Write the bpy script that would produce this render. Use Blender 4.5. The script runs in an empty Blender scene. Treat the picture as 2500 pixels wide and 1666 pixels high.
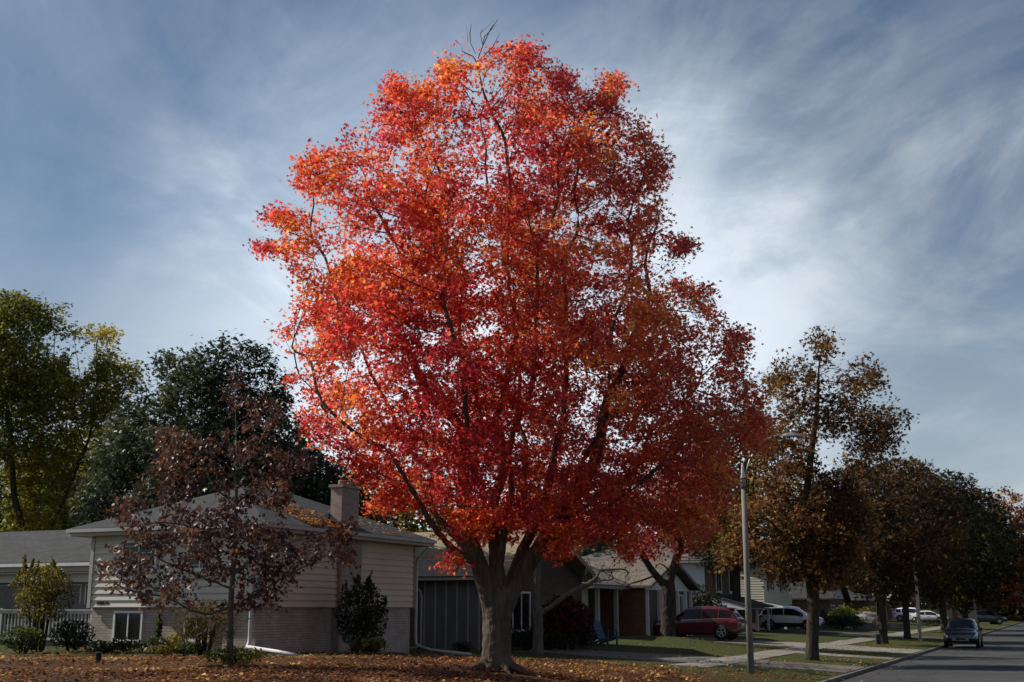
import bpy, math, random
import numpy as np
from mathutils import Vector

random.seed(7)
RS = np.random.RandomState
S = bpy.context.scene
C = S.collection
R = math.radians

# ------------------------------------------------------------------ camera
F = 2930.0
HOR = 1485.0
TH = math.atan((HOR - 833.0) / F)
EYE = 1.7
cd = bpy.data.cameras.new('camera')
cam = bpy.data.objects.new('camera', cd)
C.objects.link(cam)
cam.location = (0, 0, EYE)
cam.rotation_euler = (math.pi / 2 + TH, 0, 0)
cd.sensor_width = 36.0
cd.lens = F / 2500.0 * 36.0
cd.clip_end = 3000
cd.clip_start = 0.1
S.camera = cam


def at(px, py, Y):
    a = (px - 1250.0) / F
    b = (833.0 - py) / F
    t = Y / (math.cos(TH) - b * math.sin(TH))
    return (a * t, Y, EYE + t * (math.sin(TH) + b * math.cos(TH)))


AL = R(24.3)
SA, CA = math.sin(AL), math.cos(AL)


def P(u, v, z=0.0):
    return (SA * u + CA * v, CA * u - SA * v, z)


def UV(x, y):
    return (SA * x + CA * y, CA * x - SA * y)


def sstep(a, b, x):
    t = np.clip((x - a) / (b - a), 0, 1)
    return t * t * (3 - 2 * t)


def gzuv(u, v):
    u = np.asarray(u, float)
    v = np.asarray(v, float)
    z = np.interp(v, [-400, -60, -40, -28, -20, -12.5, -11, -6.88, -6.86, 1.7, 1.72, 7, 60],
                  [0.6, .5, .4, .25, .1, -.22, -.27, -.47, -.57, -.57, -.40, -.2, 0.2])
    bump = .68 * (1 - sstep(26, 42, u)) * np.interp(v, [-60, -28, -20, -12, -9.5, -8, -7.0], [.35, .5, .62, 1, .75, .12, 0])
    m = .34 * np.exp(-(((u - 57.5) / 3.2) ** 2 + ((v + 18) / 3.6) ** 2)) * (v < -7)
    w = .02 * np.sin(u * .9) * np.cos(v * .7) * (v < -7)
    return z + bump + m + w


def gz(x, y):
    u, v = UV(x, y)
    return float(gzuv(u, v))


def G(u, v, dz=0.0):
    p = P(u, v)
    return (p[0], p[1], float(gzuv(u, v)) + dz)


# ------------------------------------------------------------------ tagging
def tag(o, label=None, cat=None, group=None, kind=None):
    if label: o['label'] = label
    if cat: o['category'] = cat
    if group: o['group'] = group
    if kind: o['kind'] = kind
    return o


def thing(name, loc, label, cat, group=None, rz=0.0):
    o = bpy.data.objects.new(name, None)
    o.empty_display_size = .3
    C.objects.link(o)
    o.location = loc
    o.rotation_euler = (0, 0, rz)
    return tag(o, label, cat, group)


# ------------------------------------------------------------------ materials
MATS = {}


def nodes(m):
    m.use_nodes = True
    nt = m.node_tree
    nt.nodes.clear()
    return nt, nt.nodes, nt.links


def mat(name, col, rough=.7, var=.25, scale=6.0, bump=0.0, bscale=30.0, spec=.3, metal=0.0, stretch=(1, 1, 1), col2=None,
        coat=0.0, var2=0.0, scale2=.7):
    if name in MATS: return MATS[name]
    m = bpy.data.materials.new(name)
    nt, N, L = nodes(m)
    out = N.new('ShaderNodeOutputMaterial')
    b = N.new('ShaderNodeBsdfPrincipled')
    tc = N.new('ShaderNodeTexCoord')
    mp = N.new('ShaderNodeMapping')
    mp.inputs['Scale'].default_value = stretch
    L.new(tc.outputs['Object'], mp.inputs[0])
    nz = N.new('ShaderNodeTexNoise')
    nz.inputs['Scale'].default_value = scale
    nz.inputs['Detail'].default_value = 5
    nz.inputs['Roughness'].default_value = .65
    L.new(mp.outputs[0], nz.inputs['Vector'])
    rp = N.new('ShaderNodeValToRGB')
    rp.color_ramp.elements[0].position = .3
    rp.color_ramp.elements[1].position = .7
    c2 = col2 or tuple(min(1, c * (1 + var)) for c in col)
    rp.color_ramp.elements[0].color = (*[c * (1 - var) for c in col], 1)
    rp.color_ramp.elements[1].color = (*c2, 1)
    L.new(nz.outputs[0], rp.inputs[0])
    src = rp.outputs[0]
    if var2 > 0:
        n2 = N.new('ShaderNodeTexNoise')
        n2.inputs['Scale'].default_value = scale2
        n2.inputs['Detail'].default_value = 3
        L.new(tc.outputs['Object'], n2.inputs['Vector'])
        mr = N.new('ShaderNodeMapRange')
        mr.inputs[1].default_value = .3
        mr.inputs[2].default_value = .7
        mr.inputs[3].default_value = 1 - var2
        mr.inputs[4].default_value = 1 + var2 * .4
        L.new(n2.outputs[0], mr.inputs[0])
        mx = N.new('ShaderNodeMixRGB')
        mx.blend_type = 'MULTIPLY'
        mx.inputs[0].default_value = 1
        L.new(src, mx.inputs[1])
        L.new(mr.outputs[0], mx.inputs[2])
        src = mx.outputs[0]
    L.new(src, b.inputs['Base Color'])
    b.inputs['Roughness'].default_value = rough
    b.inputs['Specular IOR Level'].default_value = spec
    b.inputs['Metallic'].default_value = metal
    b.inputs['Coat Weight'].default_value = coat
    b.inputs['Coat Roughness'].default_value = .05
    if bump > 0:
        bn = N.new('ShaderNodeTexNoise')
        bn.inputs['Scale'].default_value = bscale
        bn.inputs['Detail'].default_value = 4
        L.new(mp.outputs[0], bn.inputs['Vector'])
        bp = N.new('ShaderNodeBump')
        bp.inputs['Strength'].default_value = bump
        bp.inputs['Distance'].default_value = .03
        L.new(bn.outputs[0], bp.inputs['Height'])
        L.new(bp.outputs[0], b.inputs['Normal'])
    L.new(b.outputs[0], out.inputs[0])
    MATS[name] = m
    return m


def brickmat(name, c1, c2, mort, bw=.21, rh=.075, ms=.008, rough=.85, bump=.4, nvar=.35, offset=.5):
    if name in MATS: return MATS[name]
    m = bpy.data.materials.new(name)
    nt, N, L = nodes(m)
    out = N.new('ShaderNodeOutputMaterial')
    b = N.new('ShaderNodeBsdfPrincipled')
    uv = N.new('ShaderNodeUVMap')
    uv.uv_map = 'UVMap'
    br = N.new('ShaderNodeTexBrick')
    br.offset = offset
    br.inputs['Scale'].default_value = 1
    br.inputs['Brick Width'].default_value = bw
    br.inputs['Row Height'].default_value = rh
    br.inputs['Mortar Size'].default_value = ms
    br.inputs['Color1'].default_value = (*c1, 1)
    br.inputs['Color2'].default_value = (*c2, 1)
    br.inputs['Mortar'].default_value = (*mort, 1)
    L.new(uv.outputs[0], br.inputs['Vector'])
    tc = N.new('ShaderNodeTexCoord')
    nz = N.new('ShaderNodeTexNoise')
    nz.inputs['Scale'].default_value = 1.7
    nz.inputs['Detail'].default_value = 6
    nz.inputs['Roughness'].default_value = .7
    L.new(tc.outputs['Object'], nz.inputs['Vector'])
    mr = N.new('ShaderNodeMapRange')
    mr.inputs[1].default_value = .3
    mr.inputs[2].default_value = .7
    mr.inputs[3].default_value = 1 - nvar
    mr.inputs[4].default_value = 1 + nvar * .5
    L.new(nz.outputs[0], mr.inputs[0])
    mx = N.new('ShaderNodeMixRGB')
    mx.blend_type = 'MULTIPLY'
    mx.inputs[0].default_value = 1
    L.new(br.outputs['Color'], mx.inputs[1])
    L.new(mr.outputs[0], mx.inputs[2])
    L.new(mx.outputs[0], b.inputs['Base Color'])
    b.inputs['Roughness'].default_value = rough
    b.inputs['Specular IOR Level'].default_value = .2
    bp = N.new('ShaderNodeBump')
    bp.invert = True
    bp.inputs['Strength'].default_value = bump
    bp.inputs['Distance'].default_value = .01
    L.new(br.outputs['Fac'], bp.inputs['Height'])
    L.new(bp.outputs[0], b.inputs['Normal'])
    L.new(b.outputs[0], out.inputs[0])
    MATS[name] = m
    return m


def leafmat(name, rough=.5, trans=.4, spec=.3):
    if name in MATS: return MATS[name]
    m = bpy.data.materials.new(name)
    nt, N, L = nodes(m)
    out = N.new('ShaderNodeOutputMaterial')
    a = N.new('ShaderNodeAttribute')
    a.attribute_name = 'col'
    b = N.new('ShaderNodeBsdfPrincipled')
    b.inputs['Roughness'].default_value = rough
    b.inputs['Specular IOR Level'].default_value = spec
    t = N.new('ShaderNodeBsdfTranslucent')
    mx = N.new('ShaderNodeMixShader')
    mx.inputs[0].default_value = trans
    L.new(a.outputs['Color'], b.inputs['Base Color'])
    L.new(a.outputs['Color'], t.inputs['Color'])
    L.new(b.outputs[0], mx.inputs[1])
    L.new(t.outputs[0], mx.inputs[2])
    L.new(mx.outputs[0], out.inputs[0])
    MATS[name] = m
    return m


def glassmat(name, col=(.010, .012, .015), rough=.06, spec=.38):
    return mat(name, col, rough=rough, var=.3, scale=1.3, spec=spec)


M_white = mat('white_trim', (.62, .63, .64), .5, .06, 5, var2=.15)
M_glass = glassmat('window_glass')
M_dark = mat('dark_void', (.012, .011, .01), .9, .2)
M_black = mat('black_rubber', (.02, .02, .021), .8, .2, 12)


# ------------------------------------------------------------------ mesh builder
class MB:
    def __init__(s):
        s.v, s.f = [], []

    def poly(s, pts):
        i = len(s.v)
        s.v += [tuple(p) for p in pts]
        s.f.append(tuple(range(i, i + len(pts))))
        return s

    def hexa(s, b, t):
        """bottom quad b (ccw from above) and top quad t"""
        i = len(s.v)
        s.v += [tuple(p) for p in b] + [tuple(p) for p in t]
        n = len(b)
        s.f.append(tuple(i + k for k in reversed(range(n))))
        s.f.append(tuple(i + n + k for k in range(n)))
        for k in range(n):
            j = (k + 1) % n
            s.f.append((i + k, i + j, i + n + j, i + n + k))
        return s

    def ubox(s, u0, u1, v0, v1, z0, z1):
        if u0 > u1: u0, u1 = u1, u0
        if v0 > v1: v0, v1 = v1, v0
        q = [(u0, v0), (u0, v1), (u1, v1), (u1, v0)]
        return s.hexa([P(a, b, z0) for a, b in q], [P(a, b, z1) for a, b in q])

    def box(s, x0, x1, y0, y1, z0, z1):
        q = [(x0, y0), (x1, y0), (x1, y1), (x0, y1)]
        return s.hexa([(a, b, z0) for a, b in q], [(a, b, z1) for a, b in q])

    def obox(s, o, a, b, c):
        o, a, b, c = Vector(o), Vector(a), Vector(b), Vector(c)
        if a.cross(b).dot(c) < 0: a, b = b, a
        return s.hexa([o, o + a, o + a + b, o + b], [o + c, o + a + c, o + a + b + c, o + b + c])

    def beam(s, p, q, w, h, up=(0, 0, 1)):
        p, q = Vector(p), Vector(q)
        d = (q - p)
        x = d.cross(Vector(up)).normalized() * w
        y = x.cross(d).normalized() * h
        return s.obox(p - x / 2 - y / 2, x, y, d)

    def tube(s, path, rad, n=8, cap=True):
        path = [Vector(p) for p in path]
        if not hasattr(rad, '__len__'): rad = [rad] * len(path)
        base = len(s.v)
        px = None
        for k, p in enumerate(path):
            if k == 0: d = path[1] - p
            elif k == len(path) - 1: d = p - path[k - 1]
            else: d = (path[k + 1] - p).normalized() + (p - path[k - 1]).normalized()
            d = d.normalized() if d.length > 1e-9 else Vector((0, 0, 1))
            if px is None:
                px = d.cross(Vector((0, 1, .01)))
                if px.length < .05: px = d.cross(Vector((1, 0, 0)))
            px = px - d * px.dot(d)
            px.normalize()
            py = d.cross(px)
            for j in range(n):
                a = 2 * math.pi * j / n
                s.v.append(tuple(p + (px * math.cos(a) + py * math.sin(a)) * rad[k]))
        for k in range(len(path) - 1):
            for j in range(n):
                j2 = (j + 1) % n
                s.f.append((base + k * n + j, base + k * n + j2, base + (k + 1) * n + j2, base + (k + 1) * n + j))
        if cap:
            s.f.append(tuple(base + j for j in reversed(range(n))))
            s.f.append(tuple(base + (len(path) - 1) * n + j for j in range(n)))
        return s

    def lathe(s, prof, o, axis=(0, 0, 1), n=16):
        """prof: list of (r, h) along axis from o"""
        o, ax = Vector(o), Vector(axis).normalized()
        px = ax.cross(Vector((0, 1, .02)))
        if px.length < .1: px = ax.cross(Vector((1, 0, 0)))
        px.normalize()
        py = ax.cross(px)
        base = len(s.v)
        for r, h in prof:
            for j in range(n):
                a = 2 * math.pi * j / n
                s.v.append(tuple(o + ax * h + (px * math.cos(a) + py * math.sin(a)) * max(r, 1e-4)))
        for k in range(len(prof) - 1):
            for j in range(n):
                j2 = (j + 1) % n
                s.f.append((base + k * n + j, base + k * n + j2, base + (k + 1) * n + j2, base + (k + 1) * n + j))
        s.f.append(tuple(base + j for j in reversed(range(n))))
        s.f.append(tuple(base + (len(prof) - 1) * n + j for j in range(n)))
        return s

    def build(s, name, m, parent=None, smooth=False, local=False, loc=None):
        off = Vector((0, 0, 0))
        if parent is not None and not local:
            q = parent
            while q is not None:
                off += q.location
                q = q.parent
        if loc is not None: off = Vector(loc)
        me = bpy.data.meshes.new(name)
        V = np.array(s.v, float)
        me.from_pydata([tuple(p) for p in (V - np.array(off))], [], s.f)
        uvl = me.uv_layers.new(name='UVMap')
        dat = np.zeros((len(me.loops), 2))
        k = 0
        for f in s.f:
            pts = V[list(f)]
            n = np.zeros(3)
            for i in range(len(f)):
                a, b = pts[i], pts[(i + 1) % len(f)]
                n += np.cross(a, b)
            l = np.linalg.norm(n)
            n = n / l if l > 1e-12 else np.array([0, 0, 1.])
            if abs(n[2]) > .985:
                t = np.array([CA, -SA, 0]); bb = np.array([SA, CA, 0])
            else:
                t = np.cross([0, 0, 1], n); t /= np.linalg.norm(t)
                bb = np.cross(n, t)
            dat[k:k + len(f), 0] = pts @ t
            dat[k:k + len(f), 1] = pts @ bb
            k += len(f)
        uvl.data.foreach_set('uv', dat.ravel())
        if smooth:
            me.polygons.foreach_set('use_smooth', [True] * len(me.polygons))
        me.materials.append(m)
        o = bpy.data.objects.new(name, me)
        C.objects.link(o)
        if parent is not None: o.parent = parent
        if loc is not None: o.location = loc
        return o


# ------------------------------------------------------------------ numpy noise
_tab = RS(11).rand(32, 32, 32)


def vnoise(p, scale, seed=0):
    q = np.asarray(p, float) * scale + seed * 7.31
    i = np.floor(q).astype(int)
    f = q - i
    f = f * f * (3 - 2 * f)
    r = 0
    for dx in (0, 1):
        for dy in (0, 1):
            for dz in (0, 1):
                w = (f[:, 0] if dx else 1 - f[:, 0]) * (f[:, 1] if dy else 1 - f[:, 1]) * (f[:, 2] if dz else 1 - f[:, 2])
                r = r + w * _tab[(i[:, 0] + dx) % 32, (i[:, 1] + dy) % 32, (i[:, 2] + dz) % 32]
    return r


# ------------------------------------------------------------------ leaves
# templates: (verts(x,y,z), faces)
LEAF = {
    'maple': ([(0, 0, 0), (-.16, .42, .05), (0, 1, -.08), (.16, .42, .05), (-.62, .62, -.06), (-.36, .2, .03), (.62, .62, -.06), (.36, .2, .03),
               (-.5, .02, -.05), (.5, .02, -.05)],
              [(0, 3, 2, 1), (0, 1, 4, 5), (0, 7, 6, 3), (0, 5, 8), (0, 9, 7)]),
    'oak': ([(0, 0, 0), (-.12, .3, .03), (-.42, .5, -.05), (-.14, .6, .03), (-.3, .85, -.04), (0, 1.1, -.1), (.3, .85, -.04), (.14, .6, .03),
             (.42, .5, -.05), (.12, .3, .03)],
            [(0, 9, 7, 3), (0, 3, 1), (1, 3, 2), (9, 8, 7), (3, 7, 5), (3, 5, 4), (7, 6, 5)]),
    'oval': ([(0, 0, 0), (-.3, .4, .06), (0, 1, -.06), (.3, .4, .06)], [(0, 3, 2, 1)]),
    'pinnate': ([(0, 0, 0), (-.1, .5, .04), (0, 1, -.1), (.1, .5, .04), (-.45, .55, 0), (-.2, .25, .02), (.45, .55, 0), (.2, .25, .02)],
                [(0, 3, 2, 1), (0, 1, 4, 5), (0, 7, 6, 3)]),
    'fallen': ([(0, 0, 0), (-.35, .3, .12), (-.1, .9, .02), (.1, .9, .0), (.38, .35, .15)], [(0, 4, 3, 2, 1)]),
    'blade': ([(-.06, 0, 0), (.06, 0, 0), (.03, .6, .06), (0, 1, .25), (-.03, .6, .06)], [(0, 1, 2, 3, 4)]),
}


def leaf_mesh(name, pts, size, cols, shape, m, parent=None, up=.8, seed=0, droop=0.3, origin=None, outdir=None, flat=False):
    rs = RS(seed)
    n = len(pts)
    tv, tf = LEAF[shape]
    tv = np.array(tv, float)
    nv = len(tv)
    N = rs.normal(size=(n, 3))
    N[:, 2] += up * 2
    N /= np.linalg.norm(N, axis=1)[:, None]
    Ld = rs.normal(size=(n, 3))
    if outdir is not None: Ld += outdir * 1.2
    Ld[:, 2] -= droop * 2
    if flat: Ld[:, 2] = 0
    Ld -= (Ld * N).sum(1)[:, None] * N
    Ld /= np.linalg.norm(Ld, axis=1)[:, None] + 1e-9
    W = np.cross(Ld, N)
    sz = np.asarray(size)[:, None, None]
    V = pts[:, None, :] + sz * (tv[None, :, 0, None] * W[:, None, :] + (tv[None, :, 1, None] - .45) * Ld[:, None, :] + tv[None, :, 2, None] * N[:, None, :])
    V = V.reshape(-1, 3)
    off = np.zeros(3)
    if origin is not None: off = np.array(origin, float)
    V = V - off
    lens = np.array([len(f) for f in tf])
    flat_f = np.concatenate([np.array(f) for f in tf])
    loops = (flat_f[None, :] + (np.arange(n) * nv)[:, None]).ravel()
    tot = np.tile(lens, n)
    start = np.concatenate([[0], np.cumsum(tot)[:-1]])
    me = bpy.data.meshes.new(name)
    me.vertices.add(len(V))
    me.vertices.foreach_set('co', V.ravel().astype(np.float32))
    me.loops.add(len(loops))
    me.loops.foreach_set('vertex_index', loops.astype(np.int32))
    me.polygons.add(len(tot))
    me.polygons.foreach_set('loop_start', start.astype(np.int32))
    me.update(calc_edges=True)
    at_ = me.attributes.new('col', 'FLOAT_COLOR', 'POINT')
    c = np.ones((n, nv, 4), np.float32)
    c[:, :, :3] = np.clip(cols, 0, 1)[:, None, :]
    at_.data.foreach_set('color', c.ravel())
    me.materials.append(m)
    o = bpy.data.objects.new(name, me)
    C.objects.link(o)
    if parent is not None: o.parent = parent
    return o


def palette(pts, pal, scale, seed, jit=.18, rnd=.25):
    """pal: list of (weight-position, rgb); colour patches by position plus scatter"""
    rs = RS(seed + 5)
    t = .55 * vnoise(pts, scale, seed) + .45 * vnoise(pts, scale * 2.7, seed + 3)
    t = np.clip((t - .5) * 1.9 + .5, 0, 1) + rs.normal(size=len(pts)) * rnd
    t = np.clip(t, 0, 1)
    pos = np.array([p[0] for p in pal])
    cc = np.array([p[1] for p in pal])
    out = np.stack([np.interp(t, pos, cc[:, k]) for k in range(3)], 1)
    out *= np.exp(rs.normal(size=(len(pts), 1)) * jit)
    return out


# ------------------------------------------------------------------ tree growing
def grow(attr, seeds, D=.35, kill=.5, infl=3.0, bias=(0, 0, .1), maxit=220, seed=0, nogrow=None):
    """seeds: (pos list, parent index list). returns nodes, parents"""
    rs = RS(seed)
    pos = [np.array(p, float) for p in seeds[0]]
    par = list(seeds[1])
    A = np.array(attr, float)
    B = np.array(bias, float)
    Pn = np.array(pos)
    if nogrow is not None: Pn = np.where(nogrow(Pn)[:, None], Pn + 1e5, Pn)
    d = np.full(len(A), 1e9)
    idx = np.zeros(len(A), int)
    for s0 in range(0, len(Pn), 200):
        dd = np.linalg.norm(A[:, None, :] - Pn[None, s0:s0 + 200, :], axis=2)
        j = dd.argmin(1)
        m = dd[np.arange(len(A)), j]
        b = m < d
        d[b] = m[b]
        idx[b] = j[b] + s0
    cnt = {}
    for it in range(maxit):
        keep = d > kill
        A, d, idx = A[keep], d[keep], idx[keep]
        if len(A) == 0: break
        act = d < infl
        if not act.any():
            infl *= 1.5
            if infl > 60: break
            continue
        ia = idx[act]
        dirs = (A[act] - np.array(pos)[ia]) / d[act][:, None]
        un, inv = np.unique(ia, return_inverse=True)
        sm = np.zeros((len(un), 3))
        np.add.at(sm, inv, dirs)
        sm /= np.linalg.norm(sm, axis=1)[:, None] + 1e-9
        sm += B + rs.normal(size=sm.shape) * .12
        sm /= np.linalg.norm(sm, axis=1)[:, None] + 1e-9
        new = []
        for k, u in enumerate(un):
            c = cnt.get(u, 0)
            if c >= 3: 
                continue
            cnt[u] = c + 1
            q = pos[u] + sm[k] * D
            new.append(q)
            pos.append(q)
            par.append(int(u))
        if not new:
            # drop stuck attractors
            st = np.isin(idx, un)
            A, d, idx = A[~st], d[~st], idx[~st]
            continue
        new = np.array(new)
        o0 = len(pos) - len(new)
        dd = np.linalg.norm(A[:, None, :] - new[None, :, :], axis=2)
        j = dd.argmin(1)
        m = dd[np.arange(len(A)), j]
        b = m < d
        d[b] = m[b]
        idx[b] = j[b] + o0
    return np.array(pos), np.array(par)


def radii(pos, par, tip, root, pw=2.3):
    n = len(pos)
    s = np.zeros(n)
    kids = [[] for _ in range(n)]
    for i in range(n):
        if par[i] >= 0: kids[par[i]].append(i)
    order = []
    st = [i for i in range(n) if par[i] < 0]
    while st:
        i = st.pop()
        order.append(i)
        st += kids[i]
    for i in reversed(order):
        s[i] = sum(s[k] for k in kids[i]) if kids[i] else tip ** pw
    r = s ** (1 / pw)
    rt = max(r[i] for i in range(n) if par[i] < 0)
    # remap so that the root has the wanted radius, tips stay
    e = math.log(root / tip) / math.log(rt / tip) if rt > tip * 1.01 else 1
    r = tip * (r / tip) ** e
    return r, kids


def wood(mb, pos, par, r, kids, rmin=0.0, starts=None):
    roots = [i for i in range(len(pos)) if par[i] < 0]
    stack = starts if starts is not None else [(i, None) for i in roots]
    while stack:
        i, p = stack.pop()
        chain = [] if p is None else [p]
        j = i
        while True:
            chain.append(j)
            k = kids[j]
            if not k: break
            k = sorted(k, key=lambda q: -r[q])
            for q in k[1:]:
                if r[q] >= rmin: stack.append((q, j))
            if r[k[0]] < rmin: break
            j = k[0]
        if len(chain) < 2: continue
        pts = pos[chain].copy()
        rr = r[chain].copy()
        if p is not None: rr[0] = min(r[chain[0]], rr[1] * 1.15)
        rr[-1] *= .5
        if len(pts) > 3:
            pts[1:-1] = .25 * pts[:-2] + .5 * pts[1:-1] + .25 * pts[2:]
        m = rr.max()
        ns = 12 if m > .15 else 8 if m > .06 else 5 if m > .02 else 3
        mb.tube([tuple(q) for q in pts], list(rr), ns, cap=(m > .05))


RANGES = []


def chainseed(polys):
    """polys: list of (list of points, parent (poly, point) or None) -> seeds with resampled points"""
    pos, par, mark = [], [], {}
    RANGES.clear()
    for k, (pts, pr) in enumerate(polys):
        last = -1 if pr is None else mark[pr]
        r0_ = len(pos)
        for j, p in enumerate(pts):
            p = np.array(p, float)
            if j == 0 and pr is not None:
                mark[(k, 0)] = last
                prev = pos[last]
                continue
            if j > 0:
                dist = np.linalg.norm(p - prev)
                ns = max(1, int(dist / .3))
                for q in range(1, ns + 1):
                    pos.append(prev + (p - prev) * q / ns)
                    par.append(last)
                    last = len(pos) - 1
            else:
                pos.append(p)
                par.append(last)
                last = len(pos) - 1
            prev = p
            mark[(k, j)] = last
        RANGES.append((r0_, len(pos)))
    return pos, par


def outline_pts(ol, Y, n, seed, depth=.9, shell=.45, gate=.0, gscale=.5, ymax=None):
    """points inside the volume whose outline at distance Y is ol = [(py, left, right)]"""
    rs = RS(seed)
    ol = np.array(ol, float)
    out = []
    tot = 0
    wid = ol[:, 2] - ol[:, 1]
    while tot < n:
        py = rs.uniform(ol[0, 0], ol[-1, 0], n * 2)
        l = np.interp(py, ol[:, 0], ol[:, 1])
        r = np.interp(py, ol[:, 0], ol[:, 2])
        ok = rs.rand(len(py)) < ((r - l) / wid.max()) ** 1.3
        py, l, r = py[ok], l[ok], r[ok]
        a = rs.uniform(0, 2 * math.pi, len(py))
        rho = rs.rand(len(py)) ** shell
        cx = (l + r) / 2
        hw = (r - l) / 2
        q = []
        for k in range(len(py)):
            sc = hw[k] / F * Y
            yo = rho[k] * math.sin(a[k]) * sc * depth
            c0 = at(cx[k], py[k], Y)
            t = at(cx[k] + hw[k], py[k], Y)[0] - c0[0]
            q.append((c0[0] + rho[k] * math.cos(a[k]) * t, Y + yo, c0[2]))
        q = np.array(q)
        if gate > 0:
            q = q[vnoise(q, gscale, seed + 1) * .65 + .35 * vnoise(q, gscale * 2.3, seed + 2) > gate]
        out.append(q)
        tot += len(q)
    return np.concatenate(out)[:n]


def ellip_pts(c, rx, ry, rz, n, seed, shell=.45, gate=0, gscale=.6, flat_bottom=None):
    rs = RS(seed)
    d = rs.normal(size=(n * 3, 3))
    d /= np.linalg.norm(d, axis=1)[:, None]
    d *= (rs.rand(n * 3) ** shell)[:, None]
    q = d * np.array([rx, ry, rz]) + np.array(c)
    if gate: q = q[vnoise(q, gscale, seed + 1) * .65 + .35 * vnoise(q, gscale * 2.3, seed + 2) > gate]
    return q[:n]


def make_tree(name, label, base, polys, attr, root_r, leaf, group=None, bark=None, D=.35, kill=.5, infl=3., bias=(0, 0, .1), seed=0,
              tip=.006, rmin=0.0, flare=1.0, cat='tree', bare=None, pw=2.3, rfix=None, fh=.28, nogrow=None, remesh=0, rcut=.05, crook=0):
    root = thing(name, base, label, cat, group)
    sp_, sq_ = chainseed(polys)
    if crook:
        q_ = np.array(sp_)
        a_ = np.clip((q_[:, 2:3] - base[2] - 2.6) / 2, 0, 1) * crook
        sp_ = list(q_ + a_ * (np.stack([vnoise(q_, .9, 21), vnoise(q_, .9, 22), vnoise(q_, .9, 23)], 1) - .5) + a_ * .4 * (np.stack([vnoise(q_, 2.6, 24), vnoise(q_, 2.6, 25), vnoise(q_, 2.6, 26)], 1) - .5))
    pos, par = grow(attr, (sp_, sq_), D, kill, infl, bias, seed=seed, nogrow=nogrow)
    r, kids = radii(pos, par, tip, root_r, pw)
    for k_, (ra_, rb_) in (rfix or {}).items():
        i_, j_ = RANGES[k_]
        r[i_:j_] = np.maximum(r[i_:j_] * (1 if j_ - i_ < 12 else .8), ra_ + (rb_ - ra_) * np.linspace(0, 1, j_ - i_) ** .62)
    # flare at the foot
    if flare > 1:
        h = pos[:, 2] - base[2]
        r = r * np.where(r > root_r * .6, 1 + (flare - 1) * np.exp(-np.clip(h, 0, 9) / fh), 1)
    mb = MB()
    if remesh:
        wood(mb, pos, par, r, kids, rcut)
        to = mb.build('trunk', bark, root, smooth=True)
        m_ = to.modifiers.new('weld', 'REMESH'); m_.mode = 'VOXEL'; m_.voxel_size = remesh; m_.use_smooth_shade = True
        m_ = to.modifiers.new('soften', 'SMOOTH'); m_.factor = .6; m_.iterations = 7
        tx = bpy.data.textures.get('bark_lumps') or bpy.data.textures.new('bark_lumps', 'CLOUDS')
        tx.noise_scale = .16; tx.noise_depth = 3
        m_ = to.modifiers.new('lumps', 'DISPLACE'); m_.texture = tx; m_.strength = .05; m_.mid_level = .5; m_.texture_coords = 'LOCAL'
        mb = MB()
        wood(mb, pos, par, r, kids, 0, [(i, par[i]) for i in range(len(pos)) if par[i] >= 0 and r[i] < rcut and r[par[i]] >= rcut])
        mb.build('branches', bark, root, smooth=True)
    else:
        wood(mb, pos, par, r, kids, rmin)
        mb.build('trunk', bark, root, smooth=True)
    if leaf:
        rs = RS(seed + 50)
        dep = np.array([len(k) for k in kids])
        sel = np.where(r < leaf.get('rmax', .016))[0]
        sel = sel[pos[sel, 2] > base[2] + leaf.get('zmin', 1.0)]
        if 'skip' in leaf:
            sel = sel[~leaf['skip'](pos[sel])]
        nl = leaf['n']
        e = np.repeat(sel, nl)
        pts = pos[e] + rs.normal(size=(len(e), 3)) * np.array(leaf.get('spread', (.16, .16, .13)))
        thin = leaf.get('thin', 0)
        if thin:
            k = vnoise(pts, leaf.get('tscale', .9), seed + 9) > thin
            pts = pts[k]; e = e[k]
        od = pos[e] - pos[np.maximum(par[e], 0)]
        od /= np.linalg.norm(od, axis=1)[:, None] + 1e-9
        size = leaf['size'] * np.exp(rs.normal(size=len(pts)) * .22)
        cols = palette(pts, leaf['pal'], leaf.get('pscale', .35), seed + 1, leaf.get('jit', .2), leaf.get('rnd', .2))
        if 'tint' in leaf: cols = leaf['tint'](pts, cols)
        leaf_mesh('crown', pts, size, cols, leaf['shape'], leaf['mat'], root, up=leaf.get('up', .6), seed=seed + 2, droop=leaf.get('droop', .4),
                  origin=base, outdir=od)
        root['n_leaf'] = len(pts)
        print(name, 'nodes', len(pos), 'leaves', len(pts))
        del root['n_leaf']
    return root

# ================================================================== SKY AND SUN
SUN_EL = R(37)
SUN_DIR2 = np.array([-.965, .25])          # towards the sun, on the ground
SUN_DIR2 = SUN_DIR2 / np.linalg.norm(SUN_DIR2)
sd = Vector((SUN_DIR2[0] * math.cos(SUN_EL), SUN_DIR2[1] * math.cos(SUN_EL), math.sin(SUN_EL)))
sl = bpy.data.lights.new('sun', 'SUN')
sl.energy = 5.0
sl.angle = R(.5)
sl.color = (1, .93, .82)
so = bpy.data.objects.new('sun', sl)
C.objects.link(so)
so.rotation_euler = sd.to_track_quat('Z', 'Y').to_euler()
so.location = (-40, 20, 40)

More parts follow.
